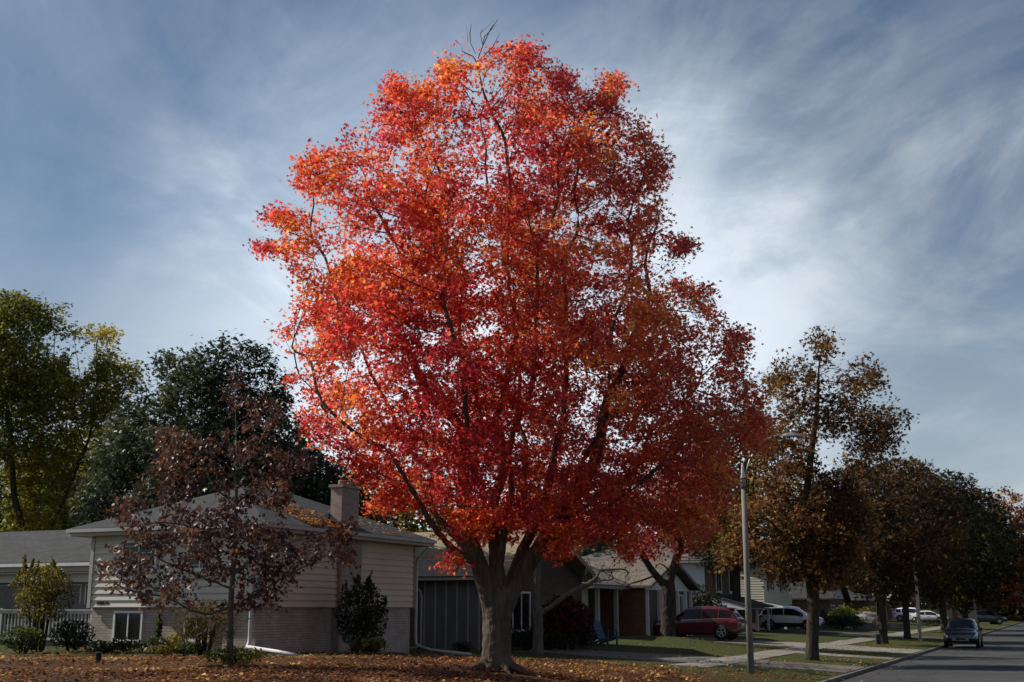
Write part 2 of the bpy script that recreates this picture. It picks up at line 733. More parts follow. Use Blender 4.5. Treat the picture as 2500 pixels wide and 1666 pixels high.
W = bpy.data.worlds.new('World')
S.world = W
W.use_nodes = True
nt = W.node_tree
nt.nodes.clear()
N, L = nt.nodes, nt.links
wo = N.new('ShaderNodeOutputWorld')
bg = N.new('ShaderNodeBackground')
bg.inputs[1].default_value = .105
sky = N.new('ShaderNodeTexSky')
sky.sky_type = 'NISHITA'
sky.sun_disc = False
sky.sun_elevation = SUN_EL
sky.sun_rotation = math.atan2(SUN_DIR2[0], SUN_DIR2[1])
sky.air_density = 1.0
sky.dust_density = .6
sky.ozone_density = 2.0
tc = N.new('ShaderNodeTexCoord')
sp = N.new('ShaderNodeSeparateXYZ')
L.new(tc.outputs['Generated'], sp.inputs[0])


def math_node(op, a, b=None):
    n = N.new('ShaderNodeMath')
    n.operation = op
    for k, x in enumerate((a, b)):
        if x is None: continue
        if isinstance(x, (int, float)): n.inputs[k].default_value = x
        else: L.new(x, n.inputs[k])
    return n.outputs[0]


zz = math_node('ADD', math_node('MAXIMUM', sp.outputs[2], 0.0), .16)
cx = math_node('DIVIDE', sp.outputs[0], zz)
cy = math_node('DIVIDE', sp.outputs[1], zz)
cb = N.new('ShaderNodeCombineXYZ')
L.new(cx, cb.inputs[0])
L.new(cy, cb.inputs[1])


def cloud(rot, scale, detail, rough, dist, lo, hi, seed):
    mp = N.new('ShaderNodeMapping')
    mp.inputs['Rotation'].default_value = (0, 0, R(rot))
    mp.inputs['Scale'].default_value = scale
    mp.inputs['Location'].default_value = (seed, seed * .37, 0)
    L.new(cb.outputs[0], mp.inputs[0])
    nz = N.new('ShaderNodeTexNoise')
    nz.inputs['Scale'].default_value = 1
    nz.inputs['Detail'].default_value = detail
    nz.inputs['Roughness'].default_value = rough
    nz.inputs['Distortion'].default_value = dist
    L.new(mp.outputs[0], nz.inputs['Vector'])
    mr = N.new('ShaderNodeMapRange')
    mr.interpolation_type = 'SMOOTHSTEP'
    mr.inputs[1].default_value = lo
    mr.inputs[2].default_value = hi
    L.new(nz.outputs[0], mr.inputs[0])
    return mr.outputs[0]


c1 = cloud(30, (1.2, .75, 1), 7, .6, 1.2, .38, .76, 3.1)      # long bands running away from the viewer
c2 = cloud(-38, (1.7, .95, 1), 8, .62, .9, .44, .76, 9.4)
c3 = cloud(66, (1.9, .6, 1), 6, .6, .9, .46, .74, 5.5)
c4 = cloud(10, (.5, .45, 1), 3, .5, .2, .30, .70, 1.7)       # broad thick and thin areas
cc = math_node('ADD', math_node('MULTIPLY', c1, .46), math_node('MULTIPLY', c2, .36))
cc = math_node('ADD', cc, math_node('MULTIPLY', c3, .25))
cc = math_node('MULTIPLY', cc, math_node('ADD', math_node('MULTIPLY', c4, .9), .45))


def patch_of_sky(px, py, r0, r1):
    """1 inside a round area of the sky around the direction of a picture point, 0 outside"""
    d = Vector(at(px, py, 100.0)) - Vector((0, 0, EYE))
    d.normalize()
    vm = N.new('ShaderNodeVectorMath')
    vm.operation = 'DOT_PRODUCT'
    L.new(tc.outputs['Generated'], vm.inputs[0])
    vm.inputs[1].default_value = d
    mr = N.new('ShaderNodeMapRange')
    mr.interpolation_type = 'SMOOTHSTEP'
    mr.inputs[1].default_value = math.cos(R(r1))
    mr.inputs[2].default_value = math.cos(R(r0))
    L.new(vm.outputs['Value'], mr.inputs[0])
    return mr.outputs[0]


sky_glow = math_node('MULTIPLY', patch_of_sky(1180, 900, 2, 21), math_node('ADD', math_node('MULTIPLY', c2, .45), .72))
sky_glow = math_node('MINIMUM', sky_glow, 1.0)                     # glow painted into the sky around the big tree, as brighter cloud
low = N.new('ShaderNodeMapRange')
low.interpolation_type = 'SMOOTHSTEP'
low.inputs[1].default_value = .40
low.inputs[2].default_value = .02
low.inputs[3].default_value = 0.0
low.inputs[4].default_value = .55
L.new(sp.outputs[2], low.inputs[0])
cc = math_node('ADD', cc, low.outputs[0])
cc = math_node('ADD', cc, math_node('MULTIPLY', sky_glow, .62))
cc = math_node('MINIMUM', cc, .94)
lum = math_node('ADD', math_node('MULTIPLY', sky_glow, 3.6), 4.4)
cmul = N.new('ShaderNodeVectorMath')
cmul.operation = 'SCALE'
cmul.inputs[0].default_value = (.90, 1.0, 1.10)
L.new(lum, cmul.inputs['Scale'])
# cool clear sky between the clouds, darkened away from the painted glow
sk = N.new('ShaderNodeMixRGB')
sk.blend_type = 'MULTIPLY'
sk.inputs[0].default_value = 1
L.new(sky.outputs[0], sk.inputs[1])
dim = N.new('ShaderNodeVectorMath')
dim.operation = 'SCALE'
dim.inputs[0].default_value = (.80, .93, 1.0)
L.new(math_node('ADD', math_node('MULTIPLY', sky_glow, .30), .54), dim.inputs['Scale'])
L.new(dim.outputs[0], sk.inputs[2])
mx = N.new('ShaderNodeMixRGB')
L.new(cc, mx.inputs[0])
L.new(sk.outputs[0], mx.inputs[1])
L.new(cmul.outputs[0], mx.inputs[2])
L.new(mx.outputs[0], bg.inputs[0])
L.new(bg.outputs[0], wo.inputs[0])

S.view_settings.view_transform = 'Standard'
S.view_settings.look = 'None'
S.view_settings.exposure = 0.32
S.view_settings.gamma = 1
S.cycles.max_bounces = 10
S.cycles.diffuse_bounces = 6
S.cycles.transmission_bounces = 6
S.cycles.glossy_bounces = 3

# ================================================================== GROUND
def groundmat():
    m = bpy.data.materials.new('lawn')
    nt, N, L = nodes(m)
    out = N.new('ShaderNodeOutputMaterial')
    b = N.new('ShaderNodeBsdfPrincipled')
    tc = N.new('ShaderNodeTexCoord')

    def nz(s, d=4, r=.6):
        n = N.new('ShaderNodeTexNoise')
        n.inputs['Scale'].default_value = s
        n.inputs['Detail'].default_value = d
        n.inputs['Roughness'].default_value = r
        L.new(tc.outputs['Object'], n.inputs['Vector'])
        return n.outputs[0]

    def ramp(src, els):
        r = N.new('ShaderNodeValToRGB')
        while len(r.color_ramp.elements) < len(els): r.color_ramp.elements.new(.5)
        for e, (p, c) in zip(r.color_ramp.elements, els):
            e.position = p
            e.color = (*c, 1)
        L.new(src, r.inputs[0])
        return r.outputs[0]

    grass = ramp(nz(9, 8, .75), [(.28, (.026, .034, .012)), (.5, (.050, .060, .019)), (.72, (.10, .095, .034))])
    litter = ramp(nz(26, 5, .7), [(.3, (.03, .016, .009)), (.45, (.075, .032, .015)), (.58, (.12, .052, .02)), (.75, (.19, .11, .04))])
    big = nz(.22, 4, .6)
    fine = nz(14, 4, .8)
    at_ = N.new('ShaderNodeAttribute')
    at_.attribute_name = 'litter'
    a = N.new('ShaderNodeMath'); a.operation = 'ADD'
    L.new(at_.outputs['Fac'], a.inputs[0])
    s1 = N.new('ShaderNodeMath'); s1.operation = 'MULTIPLY_ADD'
    L.new(big, s1.inputs[0]); s1.inputs[1].default_value = .6; s1.inputs[2].default_value = -.3
    L.new(s1.outputs[0], a.inputs[1])
    s2 = N.new('ShaderNodeMath'); s2.operation = 'SUBTRACT'
    L.new(a.outputs[0], s2.inputs[0]); L.new(fine, s2.inputs[1])
    mr = N.new('ShaderNodeMapRange')
    mr.inputs[1].default_value = -.12
    mr.inputs[2].default_value = .12
    L.new(s2.outputs[0], mr.inputs[0])
    mx = N.new('ShaderNodeMixRGB')
    L.new(mr.outputs[0], mx.inputs[0])
    L.new(grass, mx.inputs[1])
    L.new(litter, mx.inputs[2])
    L.new(mx.outputs[0], b.inputs['Base Color'])
    b.inputs['Roughness'].default_value = .9
    b.inputs['Specular IOR Level'].default_value = .1
    bp = N.new('ShaderNodeBump')
    bp.inputs['Strength'].default_value = .9
    bp.inputs['Distance'].default_value = .06
    L.new(nz(24, 6, .8), bp.inputs['Height'])
    L.new(bp.outputs[0], b.inputs['Normal'])
    L.new(b.outputs[0], out.inputs[0])
    return m


uu = np.concatenate([np.arange(-60, 14, 6.), np.arange(14, 130, .5), np.arange(130, 200, 4.), np.array([210, 230, 260, 300, 360, 450, 600, 900, 1400, 2200])])
vv = np.concatenate([np.array([-1500, -900, -500, -300, -200, -140, -100, -80, -60, -50]), np.arange(-40, -7.1, .5), np.array([-7.03, -6.88, -6.86, -6.5, -2, 1.7, 1.72, 3, 5, 8, 15, 30, 60, 120, 250, 500, 1000])])
UU, VV = np.meshgrid(uu, vv, indexing='ij')
ZZ = gzuv(UU, VV)
XX = SA * UU + CA * VV
YY = CA * UU - SA * VV
V = np.stack([XX, YY, ZZ], -1).reshape(-1, 3)
nu, nv_ = UU.shape
ii = np.arange(nu * nv_).reshape(nu, nv_)
Q = np.stack([ii[:-1, :-1], ii[:-1, 1:], ii[1:, 1:], ii[1:, :-1]], -1).reshape(-1, 4)
me = bpy.data.meshes.new('ground')
me.from_pydata([tuple(p) for p in V], [], [tuple(int(k) for k in q[::-1]) for q in Q])
la = me.attributes.new('litter', 'FLOAT', 'POINT')
MX, MY = -.35, 27.0                        # foot of the big maple


def litter_f(x, y):
    u, v = UV(x, y)
    d = np.hypot(x - MX - 1.0, y - MY)
    l = .18 + .52 * np.exp(-(d / 9.0) ** 2)
    l = l + .30 * (1 - sstep(29, 33, y)) * (v < -7)
    l = l + .18 * np.exp(-((v + 9.2) / 2.0) ** 2)
    l = l - .22 * sstep(60, 80, u) * (v < -12.5) 
    l = l - .10 * np.exp(-(((u - 40.5) / 2.5) ** 2)) * (v < -12)
    return np.clip(l, 0, 1.2)


la.data.foreach_set('value', litter_f(V[:, 0], V[:, 1]).astype(np.float32))
me.polygons.foreach_set('use_smooth', [True] * len(me.polygons))
me.materials.append(groundmat())
go = bpy.data.objects.new('ground', me)
C.objects.link(go)
tag(go, kind='structure')


def strip(name, u0, u1, v0, v1, dz, m, step=.5, skirt=.08):
    nu_ = max(2, int((u1 - u0) / step) + 1)
    nv2 = max(2, int((v1 - v0) / step) + 1)
    us = np.linspace(u0, u1, nu_)
    vs = np.linspace(v0, v1, nv2)
    mb = MB()
    g = [[G(a, b, dz) for b in vs] for a in us]
    for i in range(nu_ - 1):
        for j in range(nv2 - 1):
            mb.poly([g[i][j], g[i + 1][j], g[i + 1][j + 1], g[i][j + 1]][::-1])
    # side skirts
    def sk(a, b): mb.poly([a, b, (b[0], b[1], b[2] - skirt), (a[0], a[1], a[2] - skirt)])
    for i in range(nu_ - 1):
        sk(g[i][0], g[i + 1][0]); sk(g[i + 1][-1], g[i][-1])
    for j in range(nv2 - 1):
        sk(g[0][j + 1], g[0][j]); sk(g[-1][j], g[-1][j + 1])
    o = mb.build(name, m)
    return tag(o, kind='structure')


M_asph = mat('asphalt', (.058, .058, .06), .85, .3, 40, bump=.4, bscale=160, spec=.25, var2=.35, scale2=.35)
M_asph2 = mat('driveway_asphalt', (.075, .072, .068), .9, .3, 30, bump=.4, bscale=140, spec=.2, var2=.35, scale2=.5)
M_conc = mat('concrete', (.215, .20, .175), .85, .16, 14, bump=.25, bscale=90, spec=.2, var2=.3, scale2=.6)
M_drive = mat('worn_driveway', (.135, .12, .108), .9, .25, 18, bump=.3, bscale=90, spec=.2, var2=.3, scale2=.5)
nt = M_asph.node_tree
N, L = nt.nodes, nt.links
b = [n for n in N if n.type == 'BSDF_PRINCIPLED'][0]
src = b.inputs['Base Color'].links[0].from_socket
tc2 = N.new('ShaderNodeTexCoord')
nw = N.new('ShaderNodeTexNoise'); nw.inputs['Scale'].default_value = 1.2
L.new(tc2.outputs['Object'], nw.inputs['Vector'])
ad = N.new('ShaderNodeVectorMath'); ad.operation = 'ADD'
L.new(tc2.outputs['Object'], ad.inputs[0]); L.new(nw.outputs['Color'], ad.inputs[1])
vo = N.new('ShaderNodeTexVoronoi'); vo.feature = 'DISTANCE_TO_EDGE'; vo.inputs['Scale'].default_value = .28
L.new(ad.outputs[0], vo.inputs['Vector'])
mr = N.new('ShaderNodeMapRange'); mr.inputs[1].default_value = .004; mr.inputs[2].default_value = .016; mr.inputs[3].default_value = .35; mr.inputs[4].default_value = 1
L.new(vo.outputs['Distance'], mr.inputs[0])
mm_ = N.new('ShaderNodeMixRGB'); mm_.blend_type = 'MULTIPLY'; mm_.inputs[0].default_value = 1
L.new(src, mm_.inputs[1]); L.new(mr.outputs[0], mm_.inputs[2]); L.new(mm_.outputs[0], b.inputs['Base Color'])
strip('road', -60, 900, -6.84, 1.68, .012, M_asph, step=8)
kb = MB()
kb.ubox(-60, 600, -6.99, -6.845, -.75, -.452)
tag(kb.build('kerb', mat('worn_kerb', (.12, .11, .095), .9, .3, 6, var2=.4)), kind='structure')
strip('sidewalk', 40.5, 180, -12.5, -11.1, .03, M_conc)
strip('driveway', 43.2, 47.6, -19.6, -12.52, .022, M_drive)
strip('driveway', 43.0, 47.8, -11.08, -7.05, .022, M_drive)
strip('driveway', 62.6, 68.2, -25, -12.52, .022, M_conc)
strip('driveway', 62.4, 68.4, -11.08, -7.05, .022, M_conc)
strip('driveway', 89.5, 95.5, -22.4, -12.52, .022, M_asph2)
strip('driveway', 89.3, 95.7, -11.08, -7.05, .022, M_asph2)
strip('path', 55.0, 56.4, -11.08, -7.05, .03, M_conc)
strip('driveway', 112, 117, -22, -12.52, .022, M_asph2)

# ================================================================== HOUSE KIT
M_brick_g = brickmat('painted_brick', (.42, .35, .30), (.34, .285, .245), (.22, .19, .165), nvar=.25)
M_brick_t = brickmat('tan_brick', (.33, .27, .23), (.27, .215, .18), (.27, .25, .22), nvar=.3)
M_brick_d = brickmat('dark_brick', (.10, .055, .042), (.075, .042, .033), (.10, .085, .075), nvar=.35)
M_brick_b = brickmat('brown_brick', (.17, .085, .055), (.12, .062, .042), (.16, .13, .11), nvar=.35)
M_sid = mat('grey_siding', (.51, .475, .41), .55, .05, 3, var2=.12, scale2=.8, spec=.3)
M_sid_t = mat('taupe_siding', (.53, .425, .335), .55, .05, 3, var2=.12, scale2=.8, spec=.3)
M_sid_c = mat('cream_siding', (.56, .53, .43), .6, .05, 3, var2=.1, spec=.3)
M_sid_w = mat('white_siding', (.56, .58, .62), .6, .05, 3, var2=.1, spec=.3)
M_stucco = mat('pale_stucco', (.42, .40, .34), .9, .08, 20, bump=.2, bscale=80, var2=.15)
M_trim_b = mat('taupe_trim', (.34, .30, .26), .5, .06, 4, var2=.15)
M_trim_g = mat('grey_trim', (.38, .38, .36), .45, .06, 4, var2=.12)
M_brown = mat('brown_trim', (.06, .042, .032), .6, .15, 8)
M_gut = mat('dull_gutter', (.30, .29, .27), .4, .1, 6, spec=.4, var2=.15)
M_shin_g = brickmat('grey_shingles', (.056, .058, .062), (.038, .040, .043), (.03, .03, .032), .32, .145, .012, .9, .5, .3)
M_shin_t = brickmat('tan_shingles', (.30, .245, .165), (.22, .18, .12), (.09, .075, .05), .32, .145, .012, .9, .5, .3)
M_shin_b = brickmat('brown_shingles', (.19, .16, .13), (.14, .118, .096), (.05, .045, .038), .32, .145, .012, .9, .5, .3)
M_shin_d = brickmat('dark_shingles', (.06, .058, .06), (.042, .041, .043), (.02, .02, .02), .32, .145, .012, .9, .5, .3)
M_shin_m = brickmat('mid_shingles', (.15, .145, .14), (.115, .11, .106), (.045, .044, .042), .32, .145, .012, .9, .5, .3)


def wpt(p, q, s, out=0.0, z=0.0):
    """point along wall p->q (uv) at s metres, pushed out by out"""
    p, q = np.array(p, float), np.array(q, float)
    d = (q - p) / np.linalg.norm(q - p)
    n = np.array([-d[1], d[0]])
    r = p + d * s + n * out
    return P(r[0], r[1], z)


# in (u, v) with u ahead and v to the right the outward side of p->q is its left in (u,v) order: choose p, q so


def lap(mb, p, q, z0, z1, board=.2, dep=.022):
    ln = float(np.linalg.norm(np.array(q, float) - np.array(p, float)))
    n = max(1, int(round((z1 - z0) / board)))
    h = (z1 - z0) / n
    for k in range(n):
        a, b = z0 + k * h, z0 + (k + 1) * h
        mb.poly([wpt(p, q, 0, dep, a), wpt(p, q, ln, dep, a), wpt(p, q, ln, .003, b), wpt(p, q, 0, .003, b)])
        mb.poly([wpt(p, q, 0, dep, a), wpt(p, q, 0, .0, a), wpt(p, q, ln, .0, a), wpt(p, q, ln, dep, a)])


def wallbox(mb, p, q, s0, s1, o0, o1, z0, z1):
    b = [wpt(p, q, s0, o0), wpt(p, q, s1, o0), wpt(p, q, s1, o1), wpt(p, q, s0, o1)]
    a = np.array(b)
    ar = 0
    for k in range(4):
        ar += a[k][0] * a[(k + 1) % 4][1] - a[(k + 1) % 4][0] * a[k][1]
    if ar < 0: b = b[::-1]
    mb.hexa([(x, y, z0) for x, y, _ in b], [(x, y, z1) for x, y, _ in b])


def window(root, p, q, s0, s1, z0, z1, fm, mulls=(.5,), bars=(), fw=.06, name='window', shutters=None, gm=None, proud=.075):
    f = MB()
    wallbox(f, p, q, s0, s1, .0, proud, z0, z0 + fw)
    wallbox(f, p, q, s0, s1, .0, proud, z1 - fw, z1)
    wallbox(f, p, q, s0, s0 + fw, .0, proud - .002, z0 + fw, z1 - fw)
    wallbox(f, p, q, s1 - fw, s1, .0, proud - .002, z0 + fw, z1 - fw)
    for m_ in mulls:
        c = s0 + (s1 - s0) * m_
        wallbox(f, p, q, c - .02, c + .02, .0, proud - .012, z0 + fw, z1 - fw)
    for m_ in bars:
        c = z0 + (z1 - z0) * m_
        wallbox(f, p, q, s0 + fw, s1 - fw, .0, proud - .016, c - .015, c + .015)
    o = f.build(name, fm, root)
    g = MB()
    wallbox(g, p, q, s0 + fw, s1 - fw, -.03, .036, z0 + fw, z1 - fw)
    g.build('pane', gm or M_glass, o)
    si = MB()
    wallbox(si, p, q, s0 - .04, s1 + .04, .0, proud + .04, z0 - .05, z0 - .002)
    si.build('sill', fm, o)
    if shutters:
        w = shutters[1]
        for a in (s0 - w - .02, s1 + .02):
            h = MB()
            wallbox(h, p, q, a, a + w, .0, .04, z0, z1)
            k = z0 + .08
            while k < z1 - .1:
                wallbox(h, p, q, a + .05, a + w - .05, .04, .05, k, k + .045)
                k += .08
            h.build('shutter', shutters[0], root)
    return o


def hip(mb, u0, u1, v0, v1, ze, rise, t=.16, ridge=None):
    w = min(u1 - u0, v1 - v0) / 2
    if u1 - u0 >= v1 - v0:
        vm = (v0 + v1) / 2
        a, b = P(u0 + w, vm, ze + rise), P(u1 - w, vm, ze + rise)
    else:
        um = (u0 + u1) / 2
        a, b = P(um, v0 + w, ze + rise), P(um, v1 - w, ze + rise)
    c00, c01, c11, c10 = P(u0, v0, ze), P(u0, v1, ze), P(u1, v1, ze), P(u1, v0, ze)
    if u1 - u0 >= v1 - v0:
        mb.poly([c00, c01, a]); mb.poly([c01, c11, b, a]); mb.poly([c11, c10, b]); mb.poly([c10, c00, a, b])
    else:
        mb.poly([c00, c01, b, a]); mb.poly([c01, c11, b]); mb.poly([c11, c10, a, b]); mb.poly([c10, c00, a])
    d = lambda c: (c[0], c[1], c[2] - .02)
    for x, y in ((c00, c01), (c01, c11), (c11, c10), (c10, c00)):
        mb.poly([y, x, d(x), d(y)])
    mb.poly([d(c00), d(c10), d(c11), d(c01)])
    return a, b


def fixn(o):
    """make normals consistent (outward)"""
    import bmesh
    bm = bmesh.new()
    bm.from_mesh(o.data)
    bmesh.ops.recalc_face_normals(bm, faces=bm.faces)
    bm.to_mesh(o.data)
    bm.free()


def eaves(root, u0, u1, v0, v1, ze, m, h=.17, inset=.5, name='fascia', skip=()):
    """boxed fascia ring with soffit under a hip roof"""
    mb = MB()
    t = .11
    z0, z1 = ze - .025 - h, ze - .024
    if 'u0' not in skip: mb.ubox(u0 + .02, u0 + .02 + t, v0 + .02, v1 - .02, z0, z1)
    if 'u1' not in skip: mb.ubox(u1 - .02 - t, u1 - .02, v0 + .02, v1 - .02, z0, z1)
    if 'v0' not in skip: mb.ubox(u0 + .02 + t, u1 - .02 - t, v0 + .02, v0 + .02 + t, z0 + .001, z1)
    if 'v1' not in skip: mb.ubox(u0 + .02 + t, u1 - .02 - t, v1 - .02 - t, v1 - .02, z0 + .001, z1)
    mb.ubox(u0 + .02 + t, u1 - .02 - t, v0 + .02 + t, v1 - .02 - t, z0 + .03, z0 + .05)
    return mb.build(name, m, root)


def gable(mb, u0, u1, v0, v1, ze, rise, axis, t=.14, over=0):
    """two slopes with thickness; ridge along axis 'u' or 'v'"""
    if axis == 'v':
        um = (u0 + u1) / 2
        A = [(u0, ze), (um, ze + rise), (u1, ze)]
        for (a, za), (b, zb) in ((A[0], A[1]), (A[1], A[2])):
            top = [P(a, v0, za), P(a, v1, za), P(b, v1, zb), P(b, v0, zb)]
            if zb < za: pass
            bot = [(x, y, z - t) for x, y, z in top]
            mb.hexa(bot, top)
    else:
        vm = (v0 + v1) / 2
        A = [(v0, ze), (vm, ze + rise), (v1, ze)]
        for (a, za), (b, zb) in ((A[0], A[1]), (A[1], A[2])):
            top = [P(u0, a, za), P(u0, b, zb), P(u1, b, zb), P(u1, a, za)]
            bot = [(x, y, z - t) for x, y, z in top]
            mb.hexa(bot, top)


def walls(root, m, u0, u1, v0, v1, z0, z1, name='wall'):
    return MB().ubox(u0, u1, v0, v1, z0, z1).build(name, m, root)


def gutterline(mb, a, b, z, out=.1):
    """a small K gutter along a->b (uv)"""
    wallbox(mb, a, b, 0, float(np.linalg.norm(np.array(b) - np.array(a))), 0, out, z - .1, z)

# ================================================================== HOUSE: split level on the left
h1 = thing('split_level_house', G(27.9, -20.4), 'pale split-level house with chimney, clapboard over brick base, behind the young oak', 'house')
a0, a1, b0, b1 = 27.8, 36.6, -26.2, -20.2        # u range, v range of the main block
zs, ze = 1.73, 3.83
walls(h1, M_brick_g, a0 + .08, a1 - .08, b0 + .08, b1 - .08, -.3, zs - .02, 'brick_base')
walls(h1, M_sid, a0 + .03, a1 - .03, b0 + .03, b1 - .03, zs - .019, ze, 'upper_wall')
mb = MB(); lap(mb, (a0, b0), (a0, b1), zs, ze, .19, .040); mb.build('clapboard', M_sid, h1)
mb = MB(); lap(mb, (a0, b1), (a1, b1), zs, ze, .19, .040); mb.build('clapboard', M_sid_t, h1)
mb = MB()
wallbox(mb, (a0, b0), (a0, b1), -.03, .09, -.0, .058, zs - .03, ze - .02)
mb.build('corner_board', M_trim_g, h1)
mb = MB()
wallbox(mb, (a0, b1), (a1, b1), a1 - a0 - .07, a1 - a0 + .03, -.0, .058, zs - .03, ze - .02)
mb.build('corner_board', M_trim_b, h1)
mb = MB()
wallbox(mb, (a0, b0), (a0, b1), 6.0 - .05, 6.05, .0, .060, zs - .03, ze - .02)
wallbox(mb, (a0, b1), (a1, b1), -.047, .06, -.0, .058, zs - .031, ze - .021)
mb.build('corner_board', M_trim_g, h1)
ov = .52
mb = MB()
hip(mb, a0 - ov, a1 + ov, b0 - ov, b1 + ov, ze + .16, 1.42)
rf = mb.build('roof', M_shin_g, h1); fixn(rf)
eaves(h1, a0 - ov, a1 + ov, b0 - ov, b1 + ov, ze + .16, M_trim_b, .2)
mb = MB()
gutterline(mb, (a0 - ov + .02, b0 - ov), (a0 - ov + .02, b1 + ov), ze + .14, .1)
gutterline(mb, (a0 - ov, b1 + ov - .02), (a1 + ov, b1 + ov - .02), ze + .138, .1)
mb.build('gutter', M_trim_g, h1)
# chimney: breast on the road side wall and the stack through the eave
mb = MB()
mb.ubox(31.75, 32.95, b1 - .3, b1 + .14, -.3, ze + .14)
cb_ = mb.build('chimney_breast', M_brick_t, h1)
mb = MB()
mb.ubox(31.82, 32.82, b1 - .34, b1 + .06, ze + .15, 5.36)
ch = mb.build('chimney', M_brick_t, h1)
mb = MB(); mb.ubox(31.76, 32.88, b1 - .40, b1 + .12, 5.362, 5.45); mb.build('cap', M_conc, ch)
mb = MB(); mb.lathe([(.13, 0), (.14, .14), (.11, .16)], P(32.15, b1 - .14, 5.45), n=12); mb.build('flue', mat('clay_flue', (.28, .13, .08), .8, .2), ch)
mb = MB(); mb.lathe([(.11, 0), (.12, .1), (.09, .12)], P(32.55, b1 - .14, 5.45), n=12); mb.build('flue', mat('clay_flue', (.28, .13, .08), .8, .2), ch)
mb = MB(); mb.ubox(31.72, 32.92, b1 - .5, b1 - .345, ze + .5, ze + .72); mb.ubox(31.70, 31.815, b1 - .42, b1 + .2, ze + .2, ze + .48)
mb.build('flashing', mat('lead_flashing', (.04, .042, .046), .6, .2), ch)
# windows on the face toward the camera
window(h1, (a0, b0), (a0, b1), 1.15, 2.45, 2.75, 3.62, M_white, (.5,))
window(h1, (a0, b0), (a0, b1), 3.55, 4.45, 2.75, 3.62, M_white, (.5,))
window(h1, (a0 + .08, b0), (a0 + .08, b1), .95, 2.02, .76, 1.62, M_white, (.5,))
window(h1, (a0 + .08, b0), (a0 + .08, b1), 3.5, 4.4, .80, 1.5, M_white, (.5,))
# small black characters on the lowest board
dm = mat('black_lettering', (.012, .013, .012), .6, .1)
SEG = {'1': 'bc', '5': 'afgcd', '0': 'abcdef', '6': 'afgcde', '4': 'fgbc', '7': 'abc'}
mb = MB()
for k, chd in enumerate('1150614'):
    x0, z0_, w_, hh, tt = .30 + k * .068, 1.80, .042, .085, .013
    for s_ in SEG[chd]:
        bx = {'a': (0, w_, hh - tt, hh), 'd': (0, w_, 0, tt), 'g': (0, w_, hh / 2 - tt / 2, hh / 2 + tt / 2), 'f': (0, tt, hh / 2, hh), 'e': (0, tt, 0, hh / 2),
              'b': (w_ - tt, w_, hh / 2, hh), 'c': (w_ - tt, w_, 0, hh / 2)}[s_]
        wallbox(mb, (a0, b0), (a0, b1), x0 + bx[0], x0 + bx[1], .02, .043, z0_ + bx[2], z0_ + bx[3])
mb.build('lettering', dm, h1)
# downspouts
M_ds = mat('downspout_white', (.50, .50, .53), .4, .05, 5, spec=.4, var2=.15)


def spout(root, pts, m, r=.045):
    MB().tube(pts, r, 10).build('downspout', m, root, smooth=True)


pw = lambda s, o, z: wpt((a0, b0), (a0, b1), s, o, z)
g_ = lambda x, y, dz: (x, y, gz(x, y) + dz)
e1 = at(722, 1606, 31.2)
spout(h1, [pw(5.85, ov - .05, 3.86), pw(5.85, ov - .06, 3.70), pw(5.85, .09, 3.45), pw(5.85, .08, 3.2), pw(5.85, .08, 1.0), pw(5.85, .09, .78), pw(5.87, .2, .68),
           g_(e1[0] - .55, e1[1] + .55, .12), g_(e1[0], e1[1], .06)], M_ds, .05)
pr = lambda s, o, z: wpt((a0, b1), (a1, b1), s, o, z)
e2 = at(1150, 1575, 39.5)
spout(h1, [pr(8.95, ov - .05, 3.86), pr(8.95, ov - .06, 3.72), pr(8.86, .10, 3.30), pr(8.84, .09, 3.1), pr(8.84, .09, .75), pr(8.85, .11, .52), pr(8.9, .3, .42),
           g_(e2[0] - 1.3, e2[1] + .6, .14), g_(e2[0], e2[1], .07)], M_trim_g, .05)
# low wing to the left
mb = MB(); mb.ubox(29.2, 36, -37, b0 + .05, -.3, 2.72); mb.build('wing_wall', M_brick_t, h1)
mb = MB()
top = [P(28.35, -37.5, 3.08), P(33.2, -37.5, 4.45), P(33.2, b0 - .03, 4.45), P(28.35, b0 - .03, 3.08)]
mb.hexa([(x, y, z - .12) for x, y, z in top][::-1], top[::-1])
top = [P(33.2, -37.5, 4.45), P(38, -37.5, 3.08), P(38, b0 - .03, 3.08), P(33.2, b0 - .03, 4.45)]
mb.hexa([(x, y, z - .12) for x, y, z in top][::-1], top[::-1])
wr = mb.build('wing_roof', M_shin_g, h1); fixn(wr)
mb = MB()
gutterline(mb, (28.33, -37.5), (28.33, b0 - .04), 3.05, .1)
mb.build('gutter', M_white, h1)
mb = MB()
mb.ubox(28.4, 28.46, -37.4, b0 - .06, 2.80, 2.95)
mb.ubox(28.46, 29.2, -37.4, b0 - .06, 2.73, 2.79)
mb.build('fascia', M_trim_b, h1)
mb = MB(); mb.ubox(28.75, 28.95, -37.4, b0 - .06, 2.48, 2.72); mb.build('porch_beam', M_trim_g, h1)
window(h1, (29.2, -37), (29.2, b0), 9.35, 10.62, 1.15, 2.44, M_trim_g, (.12,), (.35,), .05)
window(h1, (29.2, -37), (29.2, b0), 6.9, 9.2, 1.0, 2.44, M_trim_g, (.5,), (), .05)
window(h1, (29.2, -37), (29.2, b0), 4.6, 6.6, 1.15, 2.44, M_trim_g, (.5,), (), .05)

